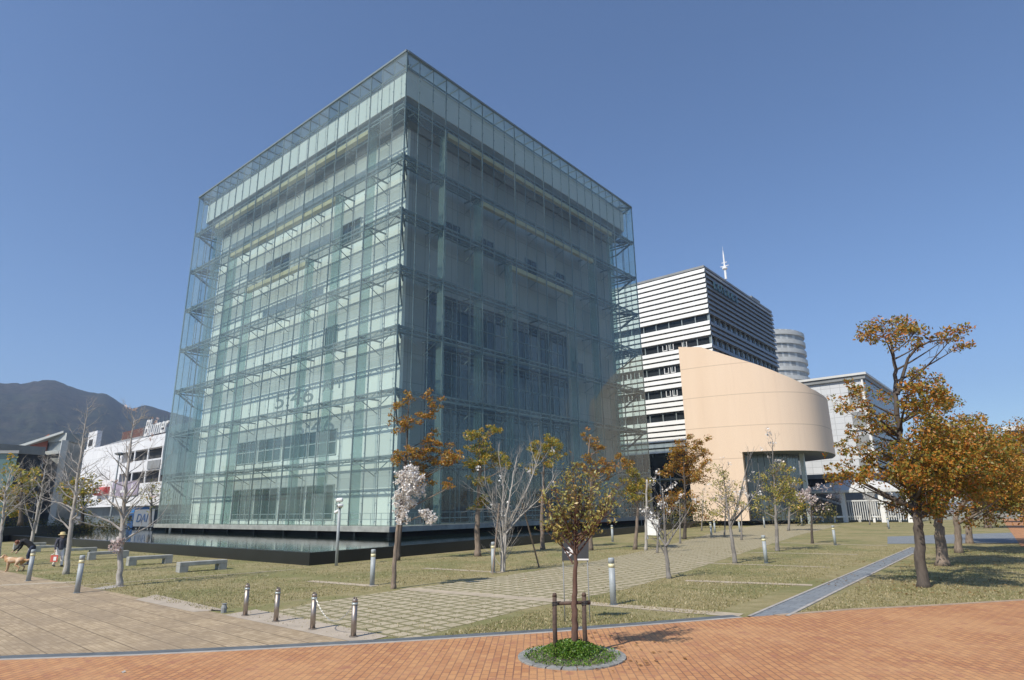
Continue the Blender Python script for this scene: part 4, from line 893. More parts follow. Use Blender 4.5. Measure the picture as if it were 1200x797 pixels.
tree('bare_tree', 'bare grey tree with a low twiggy fork beside the grid paving, before the notice board', SG_, [(784, 678), (782, 660), (780, 640), (779, 620), (778, 595), (776, 570)], .085, .012, 'bark_grey', (), seed=14, bare=13, blen=1.1, depth=2, kids=3, up=.6, t0=.36, blossoms=12, limbs=[((782, 655), (774, 640), (770, 630)), ((780, 640), (768, 620), (757, 600)), ((780, 640), (795, 618), (806, 600))], bsize=.1)
tree('bare_tree', 'thin pale pole like tree without leaves near the pool edge', SG_, [(757, 645), (757, 620), (757.5, 595), (758, 562)], .09, .05, 'bark_pale', (), seed=15, bare=7, blen=.8, depth=1, up=.2, t0=.45)
tree('young_tree', 'slim tree with sparse olive leaves before the foot of the peach wall', SG_, [(862, 660), (859, 640), (856, 620), (853, 600), (850, 575), (846, 548)], .10, .012, 'bark_grey', [(838, 552, 9), (842, 568, 10), (850, 582, 10), (836, 584, 8), (845, 598, 9), (858, 570, 7), (838, 600, 7), (862, 590, 6), (850, 560, 7)], 'leaf_straw', .10, 2.6, 16, bare=12, blen=1.2, depth=2, up=.8, t0=.35, blossoms=14, bsize=.1, stems=[((856, 615), (865, 590), (872, 560), (880, 530)), ((856, 615), (876, 592), (890, 572))], kids=2)
tree('young_tree', 'tall twiggy tree with a bare spire and olive leaves below, before the shaded glass front', SG_, [(911, 646), (910, 620), (909, 598), (908, 575), (906, 545), (905, 514)], .11, .01, 'bark_grey', [(898, 570, 10), (890, 582, 9), (915, 566, 10), (922, 580, 11), (905, 584, 10), (888, 560, 7), (926, 566, 8), (912, 550, 7), (900, 555, 7), (930, 590, 8), (884, 592, 7)], 'leaf_straw', .13, 4, 17, bare=15, blen=1.5, depth=2, up=.9, t0=.35, blossoms=18, bsize=.12)
tree('young_tree', 'tree with fresh yellow green leaves beside the tall twiggy spire tree', SG_, [(924, 622), (925, 600), (926, 580), (924, 560)], .12, .03, 'bark_grey', [(922, 560, 9), (930, 570, 9), (926, 582, 10), (936, 584, 8), (917, 578, 8), (940, 594, 6), (916, 545, 6)], 'leaf_olive', .2, 7, 18, jit=.8)
tree('young_tree', 'small pinkish blossoming tree on the lawn in front of a white barrier', SG_, [(952, 637), (951, 618), (951, 600), (950, 580)], .09, .02, 'bark_dark', (), seed=19, bare=10, blen=1.4, depth=2, up=.5, t0=.45, blossoms=70, bmat='blossom_pink', bsize=.13)
far_saplings = [((1019, 615), (1018, 575), 'thin bare sapling on the far lawn in line with the pavilion balustrade'), ((980, 613), (979, 572), 'pinkish blossoming sapling before the pavilion columns'), ((849, 629), (850, 570), 'slender sapling between the far bollards and the peach wall'), ((822, 622), (824, 572), 'slender bare sapling against the dark entrance zone'), ((869, 633), (868, 580), 'white budded sapling at the peach wall base'), ((797, 637), (796, 585), 'small bare sapling right beside the notice board'),
                ((1040, 618), (1040, 575), 'farthest bare sapling left of the big rust tree'), ((962, 612), (963, 578), 'low blossoming shrub like sapling before the dark shrubs'), ((880, 612), (880, 570), 'sapling in front of the opening in the peach wall'), ((770, 648), (772, 600), 'bare sapling near the pool corner between pole tree and low fork tree')]
for i, (b, t, lab) in enumerate(far_saplings):
    tree('sapling', lab, 'saplings on the far lawn', [b, ((b[0]+t[0])/2+.5, (b[1]+t[1])/2), t], .07, .012, 'bark_grey', [(t[0]-5, t[1]+8, 6), (t[0]+4, t[1]+12, 6)] if i in (2, 4, 8) else (), 'leaf_straw', .16, 3, 80+i, bare=9, blen=1.2, depth=2, up=.55, t0=.4, blossoms=[10, 60, 8, 6, 26, 6, 8, 50, 8, 10][i], bmat='blossom_pink' if i in (1, 7) else 'blossom', bsize=.14)
# dark shrubs by the pavilion
def shrub(name, c, rx, rz, n, size, mat, label, cat='shrub', group=None, seed=1):
    rg = np.random.default_rng(seed); V = []; F = []; t = empty(name, (c.x, c.y, 0), label, cat, group)
    cs = [Vector((c.x+rg.uniform(-rx, rx), c.y+rg.uniform(-rx, rx)*.6, rg.uniform(.25, .85)*rz)) for _ in range(14)]
    for _ in range(n):
        q = cs[rg.integers(0, 14)]; v = nrm(Vector(rg.normal(0, 1, 3)))*rg.random()**.5*rz*.42; p = q+v; p.z = max(.03, p.z); leaf_quad(V, F, p, rg, size*rg.uniform(.6, 1.2))
    m = MB(); m.v = V; m.f = F; m.build('foliage', mat, t)
    m = MB()
    for q in cs[:6]: m.tube([(c.x+(q.x-c.x)*.2, c.y+(q.y-c.y)*.2, -.02), q], [.03, .012], 4, False)
    m.build('stem', M['bark_dark'], t); return t
shrub('shrub', A(948, 603, 92), 3.0, 2.6, 900, .28, M['leaf_dull'], 'dark evergreen shrub beside the pavilion under the peach overhang', seed=3)
shrub('shrub', A(905, 603, 84), 3.4, 2.2, 800, .26, M['leaf_dull'], 'dull green shrub at the foot of the shaded shop glass', seed=4)
shrub('shrub', A(800, 606, 78), 3.6, 3.4, 1100, .28, M['leaf_dull'], 'dark shrub before the louvred block entrance', seed=5)
# bare trees at the left
LG = 'bare grey trees along the tan paving at the left'
tree('bare_tree', 'bare grey tree with wide low side branches before the concrete benches', LG, [(140, 687), (141, 650), (144, 610), (147, 575), (151, 540), (155, 505), (158, 492)], .105, .01, 'bark_pale', (), seed=21, bare=34, blen=1.35, depth=2, kids=3, up=.55, t0=.30, blossoms=6, bmat='blossom_pink', bsize=.13, limbs=[((143, 622), (130, 612), (115, 606), (98, 602)), ((143, 635), (158, 625), (172, 618), (184, 609)), ((144, 610), (138, 592), (133, 578)), ((146, 590), (160, 570), (166, 555))], bclumps=[(137, 640, 2.5, 6), (138, 634, 2, 4)])
tree('bare_tree', 'tallest bare grey tree, straight, beside the walking woman', LG, [(77, 673), (81, 640), (85, 605), (89, 575), (93, 545), (98, 510), (103, 478)], .115, .01, 'bark_pale', (), seed=22, bare=40, blen=1.5, depth=2, kids=3, up=.5, t0=.30, limbs=[((83, 622), (74, 612), (64, 607)), ((85, 606), (96, 612), (112, 616)), ((88, 580), (80, 565), (78, 556))])
tree('bare_tree', 'bare forked grey tree beside the stooping person with the dog', LG, [(34, 655), (37, 635), (41, 615), (46, 590), (50, 570), (53, 550), (55, 540)], .11, .012, 'bark_pale', (), seed=23, bare=28, blen=1.6, depth=2, kids=3, up=.5, t0=.35, base=G(33, 657), limbs=[((39, 622), (33, 605), (29, 590)), ((42, 625), (47, 600), (52, 575))])
tree('bare_tree', 'bare grey tree cut by the left edge with a forked top', LG, [(-4, 662), (0, 635), (3, 610), (6, 585), (8, 570), (14, 550)], .11, .015, 'bark_pale', (), seed=24, bare=26, blen=1.6, depth=2, kids=3, up=.5, t0=.35, limbs=[((7, 580), (2, 570), (-4, 560)), ((8, 575), (13, 560), (22, 548))])
BGt = 'leafy trees beyond the pool at the left'
tree('leafy_tree', 'olive and rust tree before the slate block beyond the pool', BGt, [(24, 612), (25, 590), (25, 570), (24, 555)], .2, .05, 'bark_dark', [(14, 548, 9), (22, 552, 10), (30, 562, 9), (26, 572, 10), (18, 580, 9), (12, 592, 10), (28, 590, 9), (36, 575, 7), (20, 600, 8)], 'leaf_olive', .34, 7, 25, jit=2, base=A(24, 615, 72)*1)
tree('leafy_tree', 'olive tree between the grey glass building and the mall beyond the pool', BGt, [(96, 612), (97, 595), (97, 580), (96, 570)], .2, .05, 'bark_dark', [(80, 575, 8), (88, 570, 9), (98, 566, 9), (106, 574, 8), (84, 584, 8), (96, 582, 10), (104, 584, 8), (90, 592, 7), (110, 568, 5)], 'leaf_olive', .34, 7, 26, jit=2, base=A(96, 615, 80)*1)
tree('leafy_tree', 'pale budding tree in front of the white mall near the glass edge', BGt, [(176, 612), (177, 595), (178, 580), (178, 570)], .18, .04, 'bark_grey', [(176, 572, 7), (182, 580, 8), (171, 582, 7), (178, 590, 7), (184, 568, 5)], 'leaf_straw', .3, 2.5, 27, bare=12, blen=2.2, depth=2, jit=1.5, base=A(176, 615, 88)*1)

rg = np.random.default_rng(91); V = []; F = []
for (cx, cy, rr_, n) in ((34.2, -6.4, 3.2, 420), (33.9, 1.5, 3.4, 300), (33.7, 9.5, 3.4, 220), (30.9, -20.6, 1.7, 90), (20.5, -10.5, 4, 120), (14, -4, 3.5, 160), (22, 2, 5, 160)):
    for _ in range(n):
        a, r = rg.uniform(0, 6.28), rr_*math.sqrt(rg.random()); q = Vector((cx+r*math.cos(a), cy+r*math.sin(a), .024)); u = rg.uniform(.03, .06); b = len(V); t = rg.uniform(0, 6.28); c_, s_ = math.cos(t)*u, math.sin(t)*u
        V += [(q.x-c_, q.y-s_, q.z), (q.x+s_*.5, q.y-c_*.5, q.z+rg.uniform(0, .02)), (q.x+c_, q.y+s_, q.z+rg.uniform(0, .015)), (q.x-s_*.5, q.y+c_*.5, q.z+rg.uniform(0, .02))]; F.append((b, b+1, b+2, b+3))
m = MB(); m.v = V; m.f = F; tag(m.build('fallen_leaves', leafmat('dry_fallen_leaves', [(0, (.10, .05, .02)), (.5, (.24, .12, .04)), (1, (.33, .21, .08))], .2)), kind='stuff')
q = G(144, 789); m = MB(); m.v = [(q.x-.06, q.y-.04, .02), (q.x, q.y-.05, .035), (q.x+.07, q.y-.03, .02), (q.x+.06, q.y+.05, .03), (q.x, q.y+.04, .05), (q.x-.07, q.y+.05, .02)]; m.f = [(0, 1, 4, 5), (1, 2, 3, 4)]
m.v = [(q.x+(v[0]-q.x)*.6, q.y+(v[1]-q.y)*.6, v[2]-.008) for v in m.v]
tag(m.build('paper_scrap', M['edging']), 'small white paper scrap lying on the orange bricks at the left', 'litter')

# ------------------------------------------------------------------ staked tree in its round bed
rc_ = (G(610, 771)+G(736, 770))/2; rc_ = Vector((30.87, -21.08, 0)); rad_ = .93
def ring(z0, z1, r0, r1, n=64):
    m = MB(); V = []
    for i in range(n):
        t = 2*math.pi*i/n; c, s = math.cos(t), math.sin(t)
        V += [(rc_.x+r0*c, rc_.y+r0*s, z0), (rc_.x+r0*c, rc_.y+r0*s, z1), (rc_.x+r1*c, rc_.y+r1*s, z1), (rc_.x+r1*c, rc_.y+r1*s, z0)]
    m.v = V
    for i in range(n):
        for q in range(3): m.f.append((i*4+q, ((i+1) % n)*4+q, ((i+1) % n)*4+q+1, i*4+q+1))
    return m
tb = empty('tree_bed', rc_, 'round stone edged bed of green ground cover set in the orange brick', 'bed')
k = NT('bed_edging_stone'); v = k.coord(); k.base(k.ramp(k.noise(v, 9, 5), [(.3, (.17, .175, .165)), (.7, (.32, .32, .30))])); k.rough(.9); k.bump(k.noise(v, 30, 4), .4, .01)
# single stones with joints
for i in range(22):
    m = MB(); t0_, t1_ = 2*math.pi*i/22+.012, 2*math.pi*(i+1)/22-.012; P_ = []
    for r in (rad_, rad_-.16):
        for j in range(5): t = t0_+(t1_-t0_)*j/4; P_.append((rc_.x+r*math.cos(t), rc_.y+r*math.sin(t)))
    m.prism(P_[:5]+P_[5:][::-1], -.01, .035); m.build('edging_stone', k.m, tb, bevel=.006)
m = MB(); m.prism([(rc_.x+(rad_-.15)*math.cos(i*.2618), rc_.y+(rad_-.15)*math.sin(i*.2618)) for i in range(24)], -.01, .022); m.build('soil', simple('dry_soil_and_moss', (.16, .15, .11), .95, .45, 8, 0, .6), tb)
rg = np.random.default_rng(8); V = []; F = []
for _ in range(7500):
    r = abs(rg.normal(0, .25)) if rg.random() < .75 else rg.uniform(.3, .78); a = rg.uniform(0, 6.28)
    if r > .76: continue
    h = max(.02, .26*(1-(r/.62)**2)) if r < .6 else .05
    leaf_quad(V, F, Vector((rc_.x+r*math.cos(a)*1.1, rc_.y+r*math.sin(a)*1.1, .03+rg.random()**.6*h)), rg, rg.uniform(.022, .05), .6)
m = MB(); m.v = V; m.f = F; m.build('ground_cover', leafmat('bright_green_ground_cover', [(0, (.05, .12, .01)), (.5, (.11, .24, .02)), (.85, (.20, .30, .04)), (1, (.28, .30, .08))]), tb)
kt = tree('staked_tree', 'young staked tree with sparse willowy olive leaves in the round bed', None,
     [(673, 770), (674, 745), (673, 715), (674, 690), (674, 665), (676, 635), (675, 605), (679, 575)], .068, .012, 'bark_red', [], seed=31, base=rc_,
     bare=0, t0=.6)
def staked_crown():
    rg = np.random.default_rng(77); m = MB(); tips = []; V = []; F = []
    tops = [(650, 575), (663, 562), (682, 558), (700, 575), (710, 590), (643, 605), (655, 612), (697, 616), (708, 605), (640, 622), (720, 588), (676, 580), (668, 590), (688, 600), (660, 600), (648, 616), (690, 565), (715, 600), (638, 590), (672, 552), (700, 555), (725, 572)]
    for i, q in enumerate(tops):
        a = onplane(673+rg.normal(0, 1), min(668, max(q[1]+28, rg.uniform(605, 665))), rc_, 0); b = onplane(q[0], q[1], rc_, rg.uniform(-.75, .75))
        mid = a.lerp(b, .45)+Vector((0, 0, -.10*(b-a).length)); pts = [a*(1-u)**2+mid*2*u*(1-u)+b*u*u for u in [j/7 for j in range(8)]]
        m.tube(pts, [.017*(1-.8*j/7) for j in range(8)], 6, False)
        for j in range(3, 8):
            for _ in range(5):
                d = nrm(Vector(rg.normal(0, .55, 3))+Vector((0, 0, .75))); L = rg.uniform(.14, .36); p = pts[j]+(pts[min(j+1, 7)]-pts[j])*rg.random(); e = p+d*L
                m.tube([p, p.lerp(e, .5)+Vector(rg.normal(0, .015, 3)), e], [.006, .004, .002], 3, False)
                for _ in range(rg.integers(2, 8)):
                    w_ = p.lerp(e, rg.uniform(.2, 1.05))+Vector(rg.normal(0, .028, 3)); leaf_quad(V, F, w_, rg, rg.uniform(.045, .09), .42)
    m.build('branch', M['bark_red'], kt, True); m2 = MB(); m2.v = V; m2.f = F; m2.build('crown', M['leaf_straw'], kt)
staked_crown()
ax = Vector((RT[0], RT[1], 0)).normalized()
st = empty('tree_stake_frame', rc_, 'dark wooden two post frame tied round the staked tree', 'stake')
for s in (-.27, .25):
    p = rc_+ax*s+Vector((0, 0, 0)); m = MB(); m.tube([p-Vector((0, 0, .02)), p+Vector((-.01, 0, .5)), p+Vector((0, .01, 1.0))], [.042, .04, .038], 9); m.tube([p+Vector((0, .01, .985)), p+Vector((0, .01, 1.04))], [.044, .03], 9); m.build('post', M['wood'], st, True)
m = MB(); a = rc_-ax*.33+Vector((0, 0, .86))+Vector((.02, .05, 0)); b = rc_+ax*.32+Vector((0, 0, .88))+Vector((.02, .05, 0)); m.tube([a, a.lerp(b, .5), b], .03, 8); m.build('crossbar', M['wood'], st, True)
m = MB()
for s in (-.27, .25):
    m = MB()
    for i in range(3): c = rc_+ax*s+Vector((.02, .03, .84+i*.025)); m.tube([c-ax*.05+Vector((0, -.05, 0)), c+ax*.05+Vector((0, -.05, .01)), c+ax*.05+Vector((0, .05, 0)), c-ax*.05+Vector((0, .05, 0))], .008, 5)
    m.build('rope_tie', M['blackpaint'], st)

# ------------------------------------------------------------------ street furniture
def bollard_light():
    t = empty('bollard_light', (0, 0, 0), 'x', 'bollard', 'round grey bollard lights')
    m = MB(); m.lathe([(.082, 0), (.082, .93)], n=20); m.build('post', M['post_grey'], t, True)
    m = MB(); m.lathe([(.084, .93), (.084, 1.03)], n=20); m.build('light_band', M['band'], t, True)
    m = MB(); m.lathe([(.082, 1.03), (.082, 1.15), (.072, 1.175), (.02, 1.18)], n=20); m.build('cap', M['post_grey'], t, True)
    m = MB(); m.lathe([(.12, -.01), (.12, .012), (.083, .014)], n=20); m.build('base_plate', M['roofgrey'], t); return t
lights = [((719, 709), 'nearest grey bollard light, right of the staked tree at the stone strip'), ((436, 686), 'grey bollard light left of the white magnolia'), ((898, 660), 'grey bollard light right of the slim olive leaved tree by the path side lawn'), ((979, 639), 'grey bollard light on the open lawn before the pavilion'), ((90, 695), 'grey bollard light at the corner of the tan paving, right of the walking woman'), ((33, 681), 'grey bollard light beside the dog'),
          ((718, 635), 'small grey bollard light near the pool wall behind the staked tree'), ((578, 671), 'grey bollard light hidden between the stems and prop of the multi stemmed tree'), ((834, 630), 'left of a close pair of far bollard lights by the pool end'), ((838, 624.5), 'right of a close pair of far bollard lights by the pool end'), ((867, 623.5), 'far grey bollard light in front of the peach wall base'), ((896, 618.5), 'far grey bollard light before the shaded glass front'), ((1042, 620), 'far grey bollard light close to the big rust tree'), ((940, 616), 'farthest grey bollard light before the dark shrubs')]
pr = bollard_light()
for i, (q, lab) in enumerate(lights): g = G(*q); place_copy(pr, (g.x, g.y, .0), i*.7, lab, i == 0)
def chain_bollard():
    t = empty('chain_bollard', (0, 0, 0), 'x', 'bollard', 'stainless chain bollards at the paving edge')
    m = MB(); m.lathe([(.056, -.01), (.056, .60)], n=18); m.build('post', M['stainless'], t, True)
    m = MB(); m.lathe([(.062, .60), (.062, .645)], n=18); m.build('collar', M['frame'], t, True)
    m = MB(); m.lathe([(.056, .645), (.056, .70), (.05, .71), (.01, .712)], n=18); m.build('cap', M['stainless'], t, True)
    for s in (-1, 1):
        m = MB(); m.box(s*.035-.012, -.012, .705, s*.035+.012, .012, .75); m.build('lug', M['stainless'], t)
    m = MB(); m.lathe([(.085, -.01), (.085, .016), (.057, .018)], n=18); m.build('base_plate', M['stainless'], t); return t
pr = chain_bollard(); cbp = [(287, 722), (323, 729), (366, 738), (414, 747)]; cl_ = ('farthest', 'second farthest', 'second nearest, with the white chain', 'nearest')
for i, q in enumerate(cbp): g = G(*q); place_copy(pr, (g.x, g.y, .016), 0, cl_[i]+' stainless chain bollard on the pale concrete strip', i == 0)
m = MB(); a, b = G(366, 738)+Vector((.06, 0, .64)), G(414, 747)+Vector((-.06, 0, .62)); pts = []
for i in range(41):
    u = i/40; p = a.lerp(b, u); p.z -= 1.55*u*(1-u); p.z = max(p.z, .03); pts.append(p)
for i in range(40):
    p, q = pts[i], pts[i+1]; d = nrm(q-p); s = nrm(d.cross(Vector((0, 0, 1)))); s = s if i % 2 else s.cross(d)
    e = (q-p).length*.62; c = (p+q)/2; m.tube([c+d*e*math.cos(t)+s*.012*math.sin(t) for t in [2*math.pi*j/8 for j in range(9)]], .0045, 4, False)
tag(m.build('chain', M['chain']), 'pale chain hanging between the two nearest stainless bollards', 'chain')
g = G(262, 718); t = empty('ground_fixture', g, 'small dark spiked ground fixture beside the farthest chain bollard', 'fixture')
m = MB(); m.lathe([(.07, -.01), (.075, .12), (.05, .2), (.07, .22)], g, 10); m.build('body', M['roofgrey'], t); m = MB(); m.tube([g+Vector((0, 0, .03)), g+Vector((-.25, .06, .02)), g+Vector((-.6, -.05, .02))], .012, 5); m.build('cable', M['blackpaint'], t)
# concrete benches
def bench():
    t = empty('concrete_bench', (0, 0, 0), 'x', 'bench', 'concrete benches along the pool')
    m = MB(); m.box(-.25, -1.0, .26, .25, 1.0, .42); m.build('seat', M['concrete'], t, bevel=.015)
    for s in (-1, 1):
        m = MB(); m.box(-.25, s*.82-.18, -.01, .25, s*.82+.18, .258); m.build('leg', M['concrete'], t, bevel=.012)
    return t
pr = bench()
bl = ('concrete bench nearest the pool corner, first of the row', 'second concrete bench counting from the pool corner', 'third concrete bench, behind the wide branched bare tree', 'fourth concrete bench, behind the walking woman', 'fifth concrete bench, between woman and stooping person', 'farthest concrete bench, behind the stooping person')
for i, (x, y) in enumerate(((8.2, -17.2), (2.15, -17.1), (-4.45, -16.85), (-10.6, -16.6), (-16.9, -16.4), (-23.2, -16.2))): place_copy(pr, (x, y, 0), -.10, bl[i], i == 0)
# security camera pole
g = G(394, 663); t = empty('camera_pole', g, 'grey pole carrying white security cameras before the pool wall', 'pole')
m = MB(); m.tube([g, g+Vector((0, 0, 2.6))], [.07, .065], 12); m.build('pole', M['post_grey'], t, True)
def at(dx, dz, dy=0): return g+Vector((RT[0]*dx, RT[1]*dx, dz))+Vector((FW[0], FW[1], 0))*dy
for (a, b, r, nm) in ((at(-.16, 2.98), at(.14, 3.0), .10, 'camera_housing'), (at(-.06, 2.72, -.15), at(.16, 2.74), .085, 'camera_housing'), (at(-.22, 2.40), at(-.04, 2.5), .07, 'camera_housing')):
    m = MB(); m.tube([a, a.lerp(b, .1), a.lerp(b, .9), b], [r*.8, r, r, r*.7], 12); h = m.build(nm, M['white'], t, True); m = MB(); d = nrm(b-a); m.tube([a-d*.012, a+d*.004], [r*.62, r*.62], 10); m.build('lens', M['blackpaint'], h)
m = MB(); m.tube([at(0, 2.58), at(0, 3.05)], [.03, .03], 8); m.tube([at(-.12, 2.62), at(.12, 2.62)], [.025, .025], 8); m.build('bracket', M['roofgrey'], t)
# direction sign with an arrow
g = G(675, 730); t = empty('direction_sign', g, 'dark grey direction sign with a white right arrow behind the staked tree', 'sign')
pn = lambda x, y, o=0: onplane(x-2.2, y, g, o)
a, b, c, d = pn(661, 657), pn(692, 657), pn(692, 631), pn(661, 631)
bk = Vector((FW[0], FW[1], 0)).normalized()*.05
m = MB(); m.v = [tuple(q) for q in (a, b, c, d)]+[tuple(q+bk) for q in (a, b, c, d)]; m.f = [(0, 1, 2, 3), (7, 6, 5, 4), (0, 4, 5, 1), (1, 5, 6, 2), (2, 6, 7, 3), (3, 7, 4, 0)]; m.build('panel', simple('dark_grey_sign', (.05, .055, .06), .45, .1, 3), t)
m = MB(); f = -bk*.08
for P_ in ([(664, 645.6), (670.5, 645.6), (670.5, 648.2), (664, 648.2)], [(667.2, 641), (669.2, 641), (674.5, 646.2), (671.8, 646.2)], [(667.2, 652.8), (669.2, 652.8), (674.5, 647.6), (671.8, 647.6)], [(670.5, 645.6), (674.8, 646.9), (670.5, 648.2)]): m.face([pn(*q)+f for q in P_])
m.build('arrow', M['white'], t)
m = MB(); m.face([pn(676, 656.6)+f, pn(692, 656.6)+f, pn(692, 654.8)+f, pn(676, 654.8)+f]); m.build('stripe', M['white'], t)
for x_ in (662, 690.5): p = pn(x_, 657, .03); m = MB(); m.tube([(p.x, p.y, -.02), p], 0.012, 8); m.build('post', M['roofgrey'], t, True)

# parked cars far off at the right
def car(px, py, D, colr, label, rz, van=False):
    p = A(px, py, D); p.z = 0; t = empty('parked_car', p, label, 'car', 'cars parked beyond the trees'); cs, sn = math.cos(rz), math.sin(rz)
    W_ = lambda x, y, z: (p.x+x*cs-y*sn, p.y+x*sn+y*cs, z); pt = simple('car_paint', colr, .3, .05, 2); h = 1.95 if van else 1.45
    side = [(-2.1, .35), (2.1, .35), (2.15, .8), (1.5, .95), (1.5, .95), (-1.9, .98), (-2.15, .85)]
    def ext(prof, w): m = MB(); n = len(prof); m.v = [W_(x, -w, z) for x, z in prof]+[W_(x, w, z) for x, z in prof]; m.f = [tuple(range(n)), tuple(range(2*n-1, n-1, -1))]+[(i, n+i, n+(i+1) % n, (i+1) % n) for i in range(n)]; return m
    ext([(-2.1, .32), (2.1, .32), (2.15, .78), (1.4, .95), (-2.0, .97), (-2.15, .8)], .84).build('body', pt, t, bevel=.05)
    top = [(-1.95, .973), (1.2, .973), (.55, h-.06), (-1.75, h-.06)] if not van else [(-2.1, .973), (1.75, .973), (1.2, h-.06), (-2.05, h-.06)]
    ext(top, .74).build('window', M['glassdark'], t); ext([(top[3][0]-.02, h-.057), (top[2][0]+.02, h-.057), (top[2][0]-.1, h), (top[3][0]+.1, h)], .72).build('roof', pt, t)
    for x in (-1.3, 1.3):
        for y in (-.78, .78):
            m = MB(); m.tube([W_(x, y-.1, .32), W_(x, y+.1, .32)], .32, 14); w_ = m.build('wheel', M['blackpaint'], t); m = MB(); m.tube([W_(x, y-.115, .32), W_(x, y+.115, .32)], .19, 10); m.build('rim', M['frame'], w_)
car(1142, 601, 118, (.75, .75, .75), 'white van parked behind the trunks of the rust trees', .6, True); car(1178, 598, 128, (.04, .16, .12), 'dark green car parked by the far brick path', .5); car(1196, 598, 132, (.5, .5, .5), 'silver car parked at the far right edge', .5)

# ------------------------------------------------------------------ people and the dog
def blob(name, parts, mat, parent=None, voxel=.016, tf=None):
    m = MB()
    for p in parts:
        if p[0] == 't':
            q = [Vector(x) for x in p[1]]; m.tube(q, p[2], 12)
            for x, r in zip(q, p[2]): m.ball(x, r*.995, 12, 8)
        else: m.ball(p[1], p[2], 14, 10, p[3] if len(p) > 3 else (1, 1, 1))
    if tf: m.v = [tuple(tf @ Vector(v)) for v in m.v]
    o = m.build(name, mat, parent, True)
    if voxel:
        r = o.modifiers.new('remesh', 'REMESH'); r.mode = 'VOXEL'; r.voxel_size = voxel; r.use_smooth_shade = True
        s_ = o.modifiers.new('smooth', 'SMOOTH'); s_.iterations = 3; s_.factor = .4
    return o
def hand(c, d, side, tf_n):
    d = nrm(d); s = nrm(side-d*side.dot(d)); n = d.cross(s); out = [('t', [c, c+d*.05, c+d*.085], [.025, .034, .03])]
    for i, (o, L) in enumerate(((-.027, .058), (-.009, .068), (.009, .062), (.026, .048))):
        a = c+d*.085+s*o; out.append(('t', [a, a+d*L*.5+n*.006, a+d*L*.9+n*.02], [.0095, .009, .007]))
    a = c+d*.03-s*.03; out.append(('t', [a, a+d*.03-s*.022, a+d*.058-s*.026+n*.01], [.012, .0105, .009])); return out
skin = simple('skin', (.50, .33, .24), .6, .08, 4)
def head(c, f, up_=Vector((0, 0, 1))):
    f = nrm(f); s = nrm(f.cross(up_)); u = s.cross(f)
    return [('b', c, .098, (.80, .95, 1.18)), ('t', [c+f*.07-u*.05, c+f*.075-u*.085], [.05, .035]), ('t', [c+f*.09+u*.005, c+f*.115-u*.025], [.012, .016]), ('b', c+s*.082-u*.01, .024, (.5, 1, 1.3)), ('b', c-s*.082-u*.01, .024, (.5, 1, 1.3))]
def face_bits(c, f, parent, up_=Vector((0, 0, 1))):
    f = nrm(f); s = nrm(f.cross(up_)); u = s.cross(f); m = MB()
    for q in (-1, 1): m.ball(c+f*.088+s*.034*q+u*.012, .011, 8, 6)
    m.build('eyes', M['blackpaint'], parent, True)
    m = MB(); m.tube([c+f*.10-s*.022-u*.058, c+f*.108-u*.06, c+f*.10+s*.022-u*.058], [.005, .008, .005], 6); m.build('mouth', simple('lips', (.38, .15, .13), .5, .1, 4), parent, True)
# walking woman (local: +y forward, +x her right-hand side seen from behind)
gw_ = G(67, 664); t = empty('person', gw_, 'walking person in grey top, white trousers and straw hat, carrying a bag', 'person')
fd = Vector((CAM[0]-gw_.x, CAM[1]-gw_.y, 0)).normalized(); fd = (fd*.75+Vector((RT[0], RT[1], 0))*.65).normalized(); rt_ = fd.cross(Vector((0, 0, 1)))
T = lambda x, y, z: gw_+rt_*x+fd*y+Vector((0, 0, z))
hp, hc = [T(-.09, 0, .84), T(.09, 0, .84)], T(0, .02, 1.47)
legL = [T(-.09, 0, .84), T(-.09, .13, .46), T(-.08, .20, .08)]; legR = [T(.09, 0, .84), T(.09, .02, .45), T(.085, -.20, .11)]
armR = [T(.19, 0, 1.28), T(.25, .03, 1.02), T(.26, .10, .80)]; armL = [T(-.19, 0, 1.28), T(-.24, -.10, 1.03), T(-.22, -.06, .80)]
body = [('t', [T(0, 0, .84), T(0, 0, 1.05), T(0, 0, 1.22), T(0, 0, 1.33)], [.125, .11, .125, .085]), ('t', [T(-.17, 0, 1.29), T(0, 0, 1.32), T(.17, 0, 1.29)], [.055, .065, .055]), ('t', [T(0, 0, 1.32), T(0, .015, 1.42)], [.05, .045])]
body += [('t', legL, [.078, .055, .038]), ('t', legR, [.078, .055, .038]), ('t', armR, [.045, .036, .026]), ('t', armL, [.045, .036, .026])] + head(hc, fd)
body += hand(armR[2], armR[2]-armR[1], fd, 0) + hand(armL[2], armL[2]-armL[1], fd, 0) + [('t', [legL[2], T(-.08, .20, .045), T(-.08, .33, .035)], [.036, .042, .034]), ('t', [legR[2], T(.085, -.22, .06), T(.085, -.10, .035)], [.036, .042, .034])]
b0 = blob('body', body, skin, t, .014); face_bits(hc, fd, t)
blob('top', [('t', [T(0, 0, .86), T(0, 0, 1.05), T(0, 0, 1.22), T(0, 0, 1.34)], [.155, .14, .15, .09]), ('t', [T(-.18, 0, 1.285), T(0, 0, 1.315), T(.18, 0, 1.285)], [.07, .075, .07]), ('t', [armR[0], armR[1], armR[1].lerp(armR[2], .8)], [.062, .053, .044]), ('t', [armL[0], armL[1], armL[1].lerp(armL[2], .8)], [.062, .053, .044])], simple('grey_knit', (.075, .075, .095), .9, .3, 9), t, .016)
blob('trousers', [('t', [T(0, 0, .80), T(0, 0, .92)], [.14, .135]), ('t', [legL[0], legL[1], legL[2]+Vector((0, 0, .02))], [.098, .075, .062]), ('t', [legR[0], legR[1], legR[2]+Vector((0, 0, .02))], [.098, .075, .062])], simple('white_cotton', (.8, .78, .75), .9, .08, 6), t, .016)
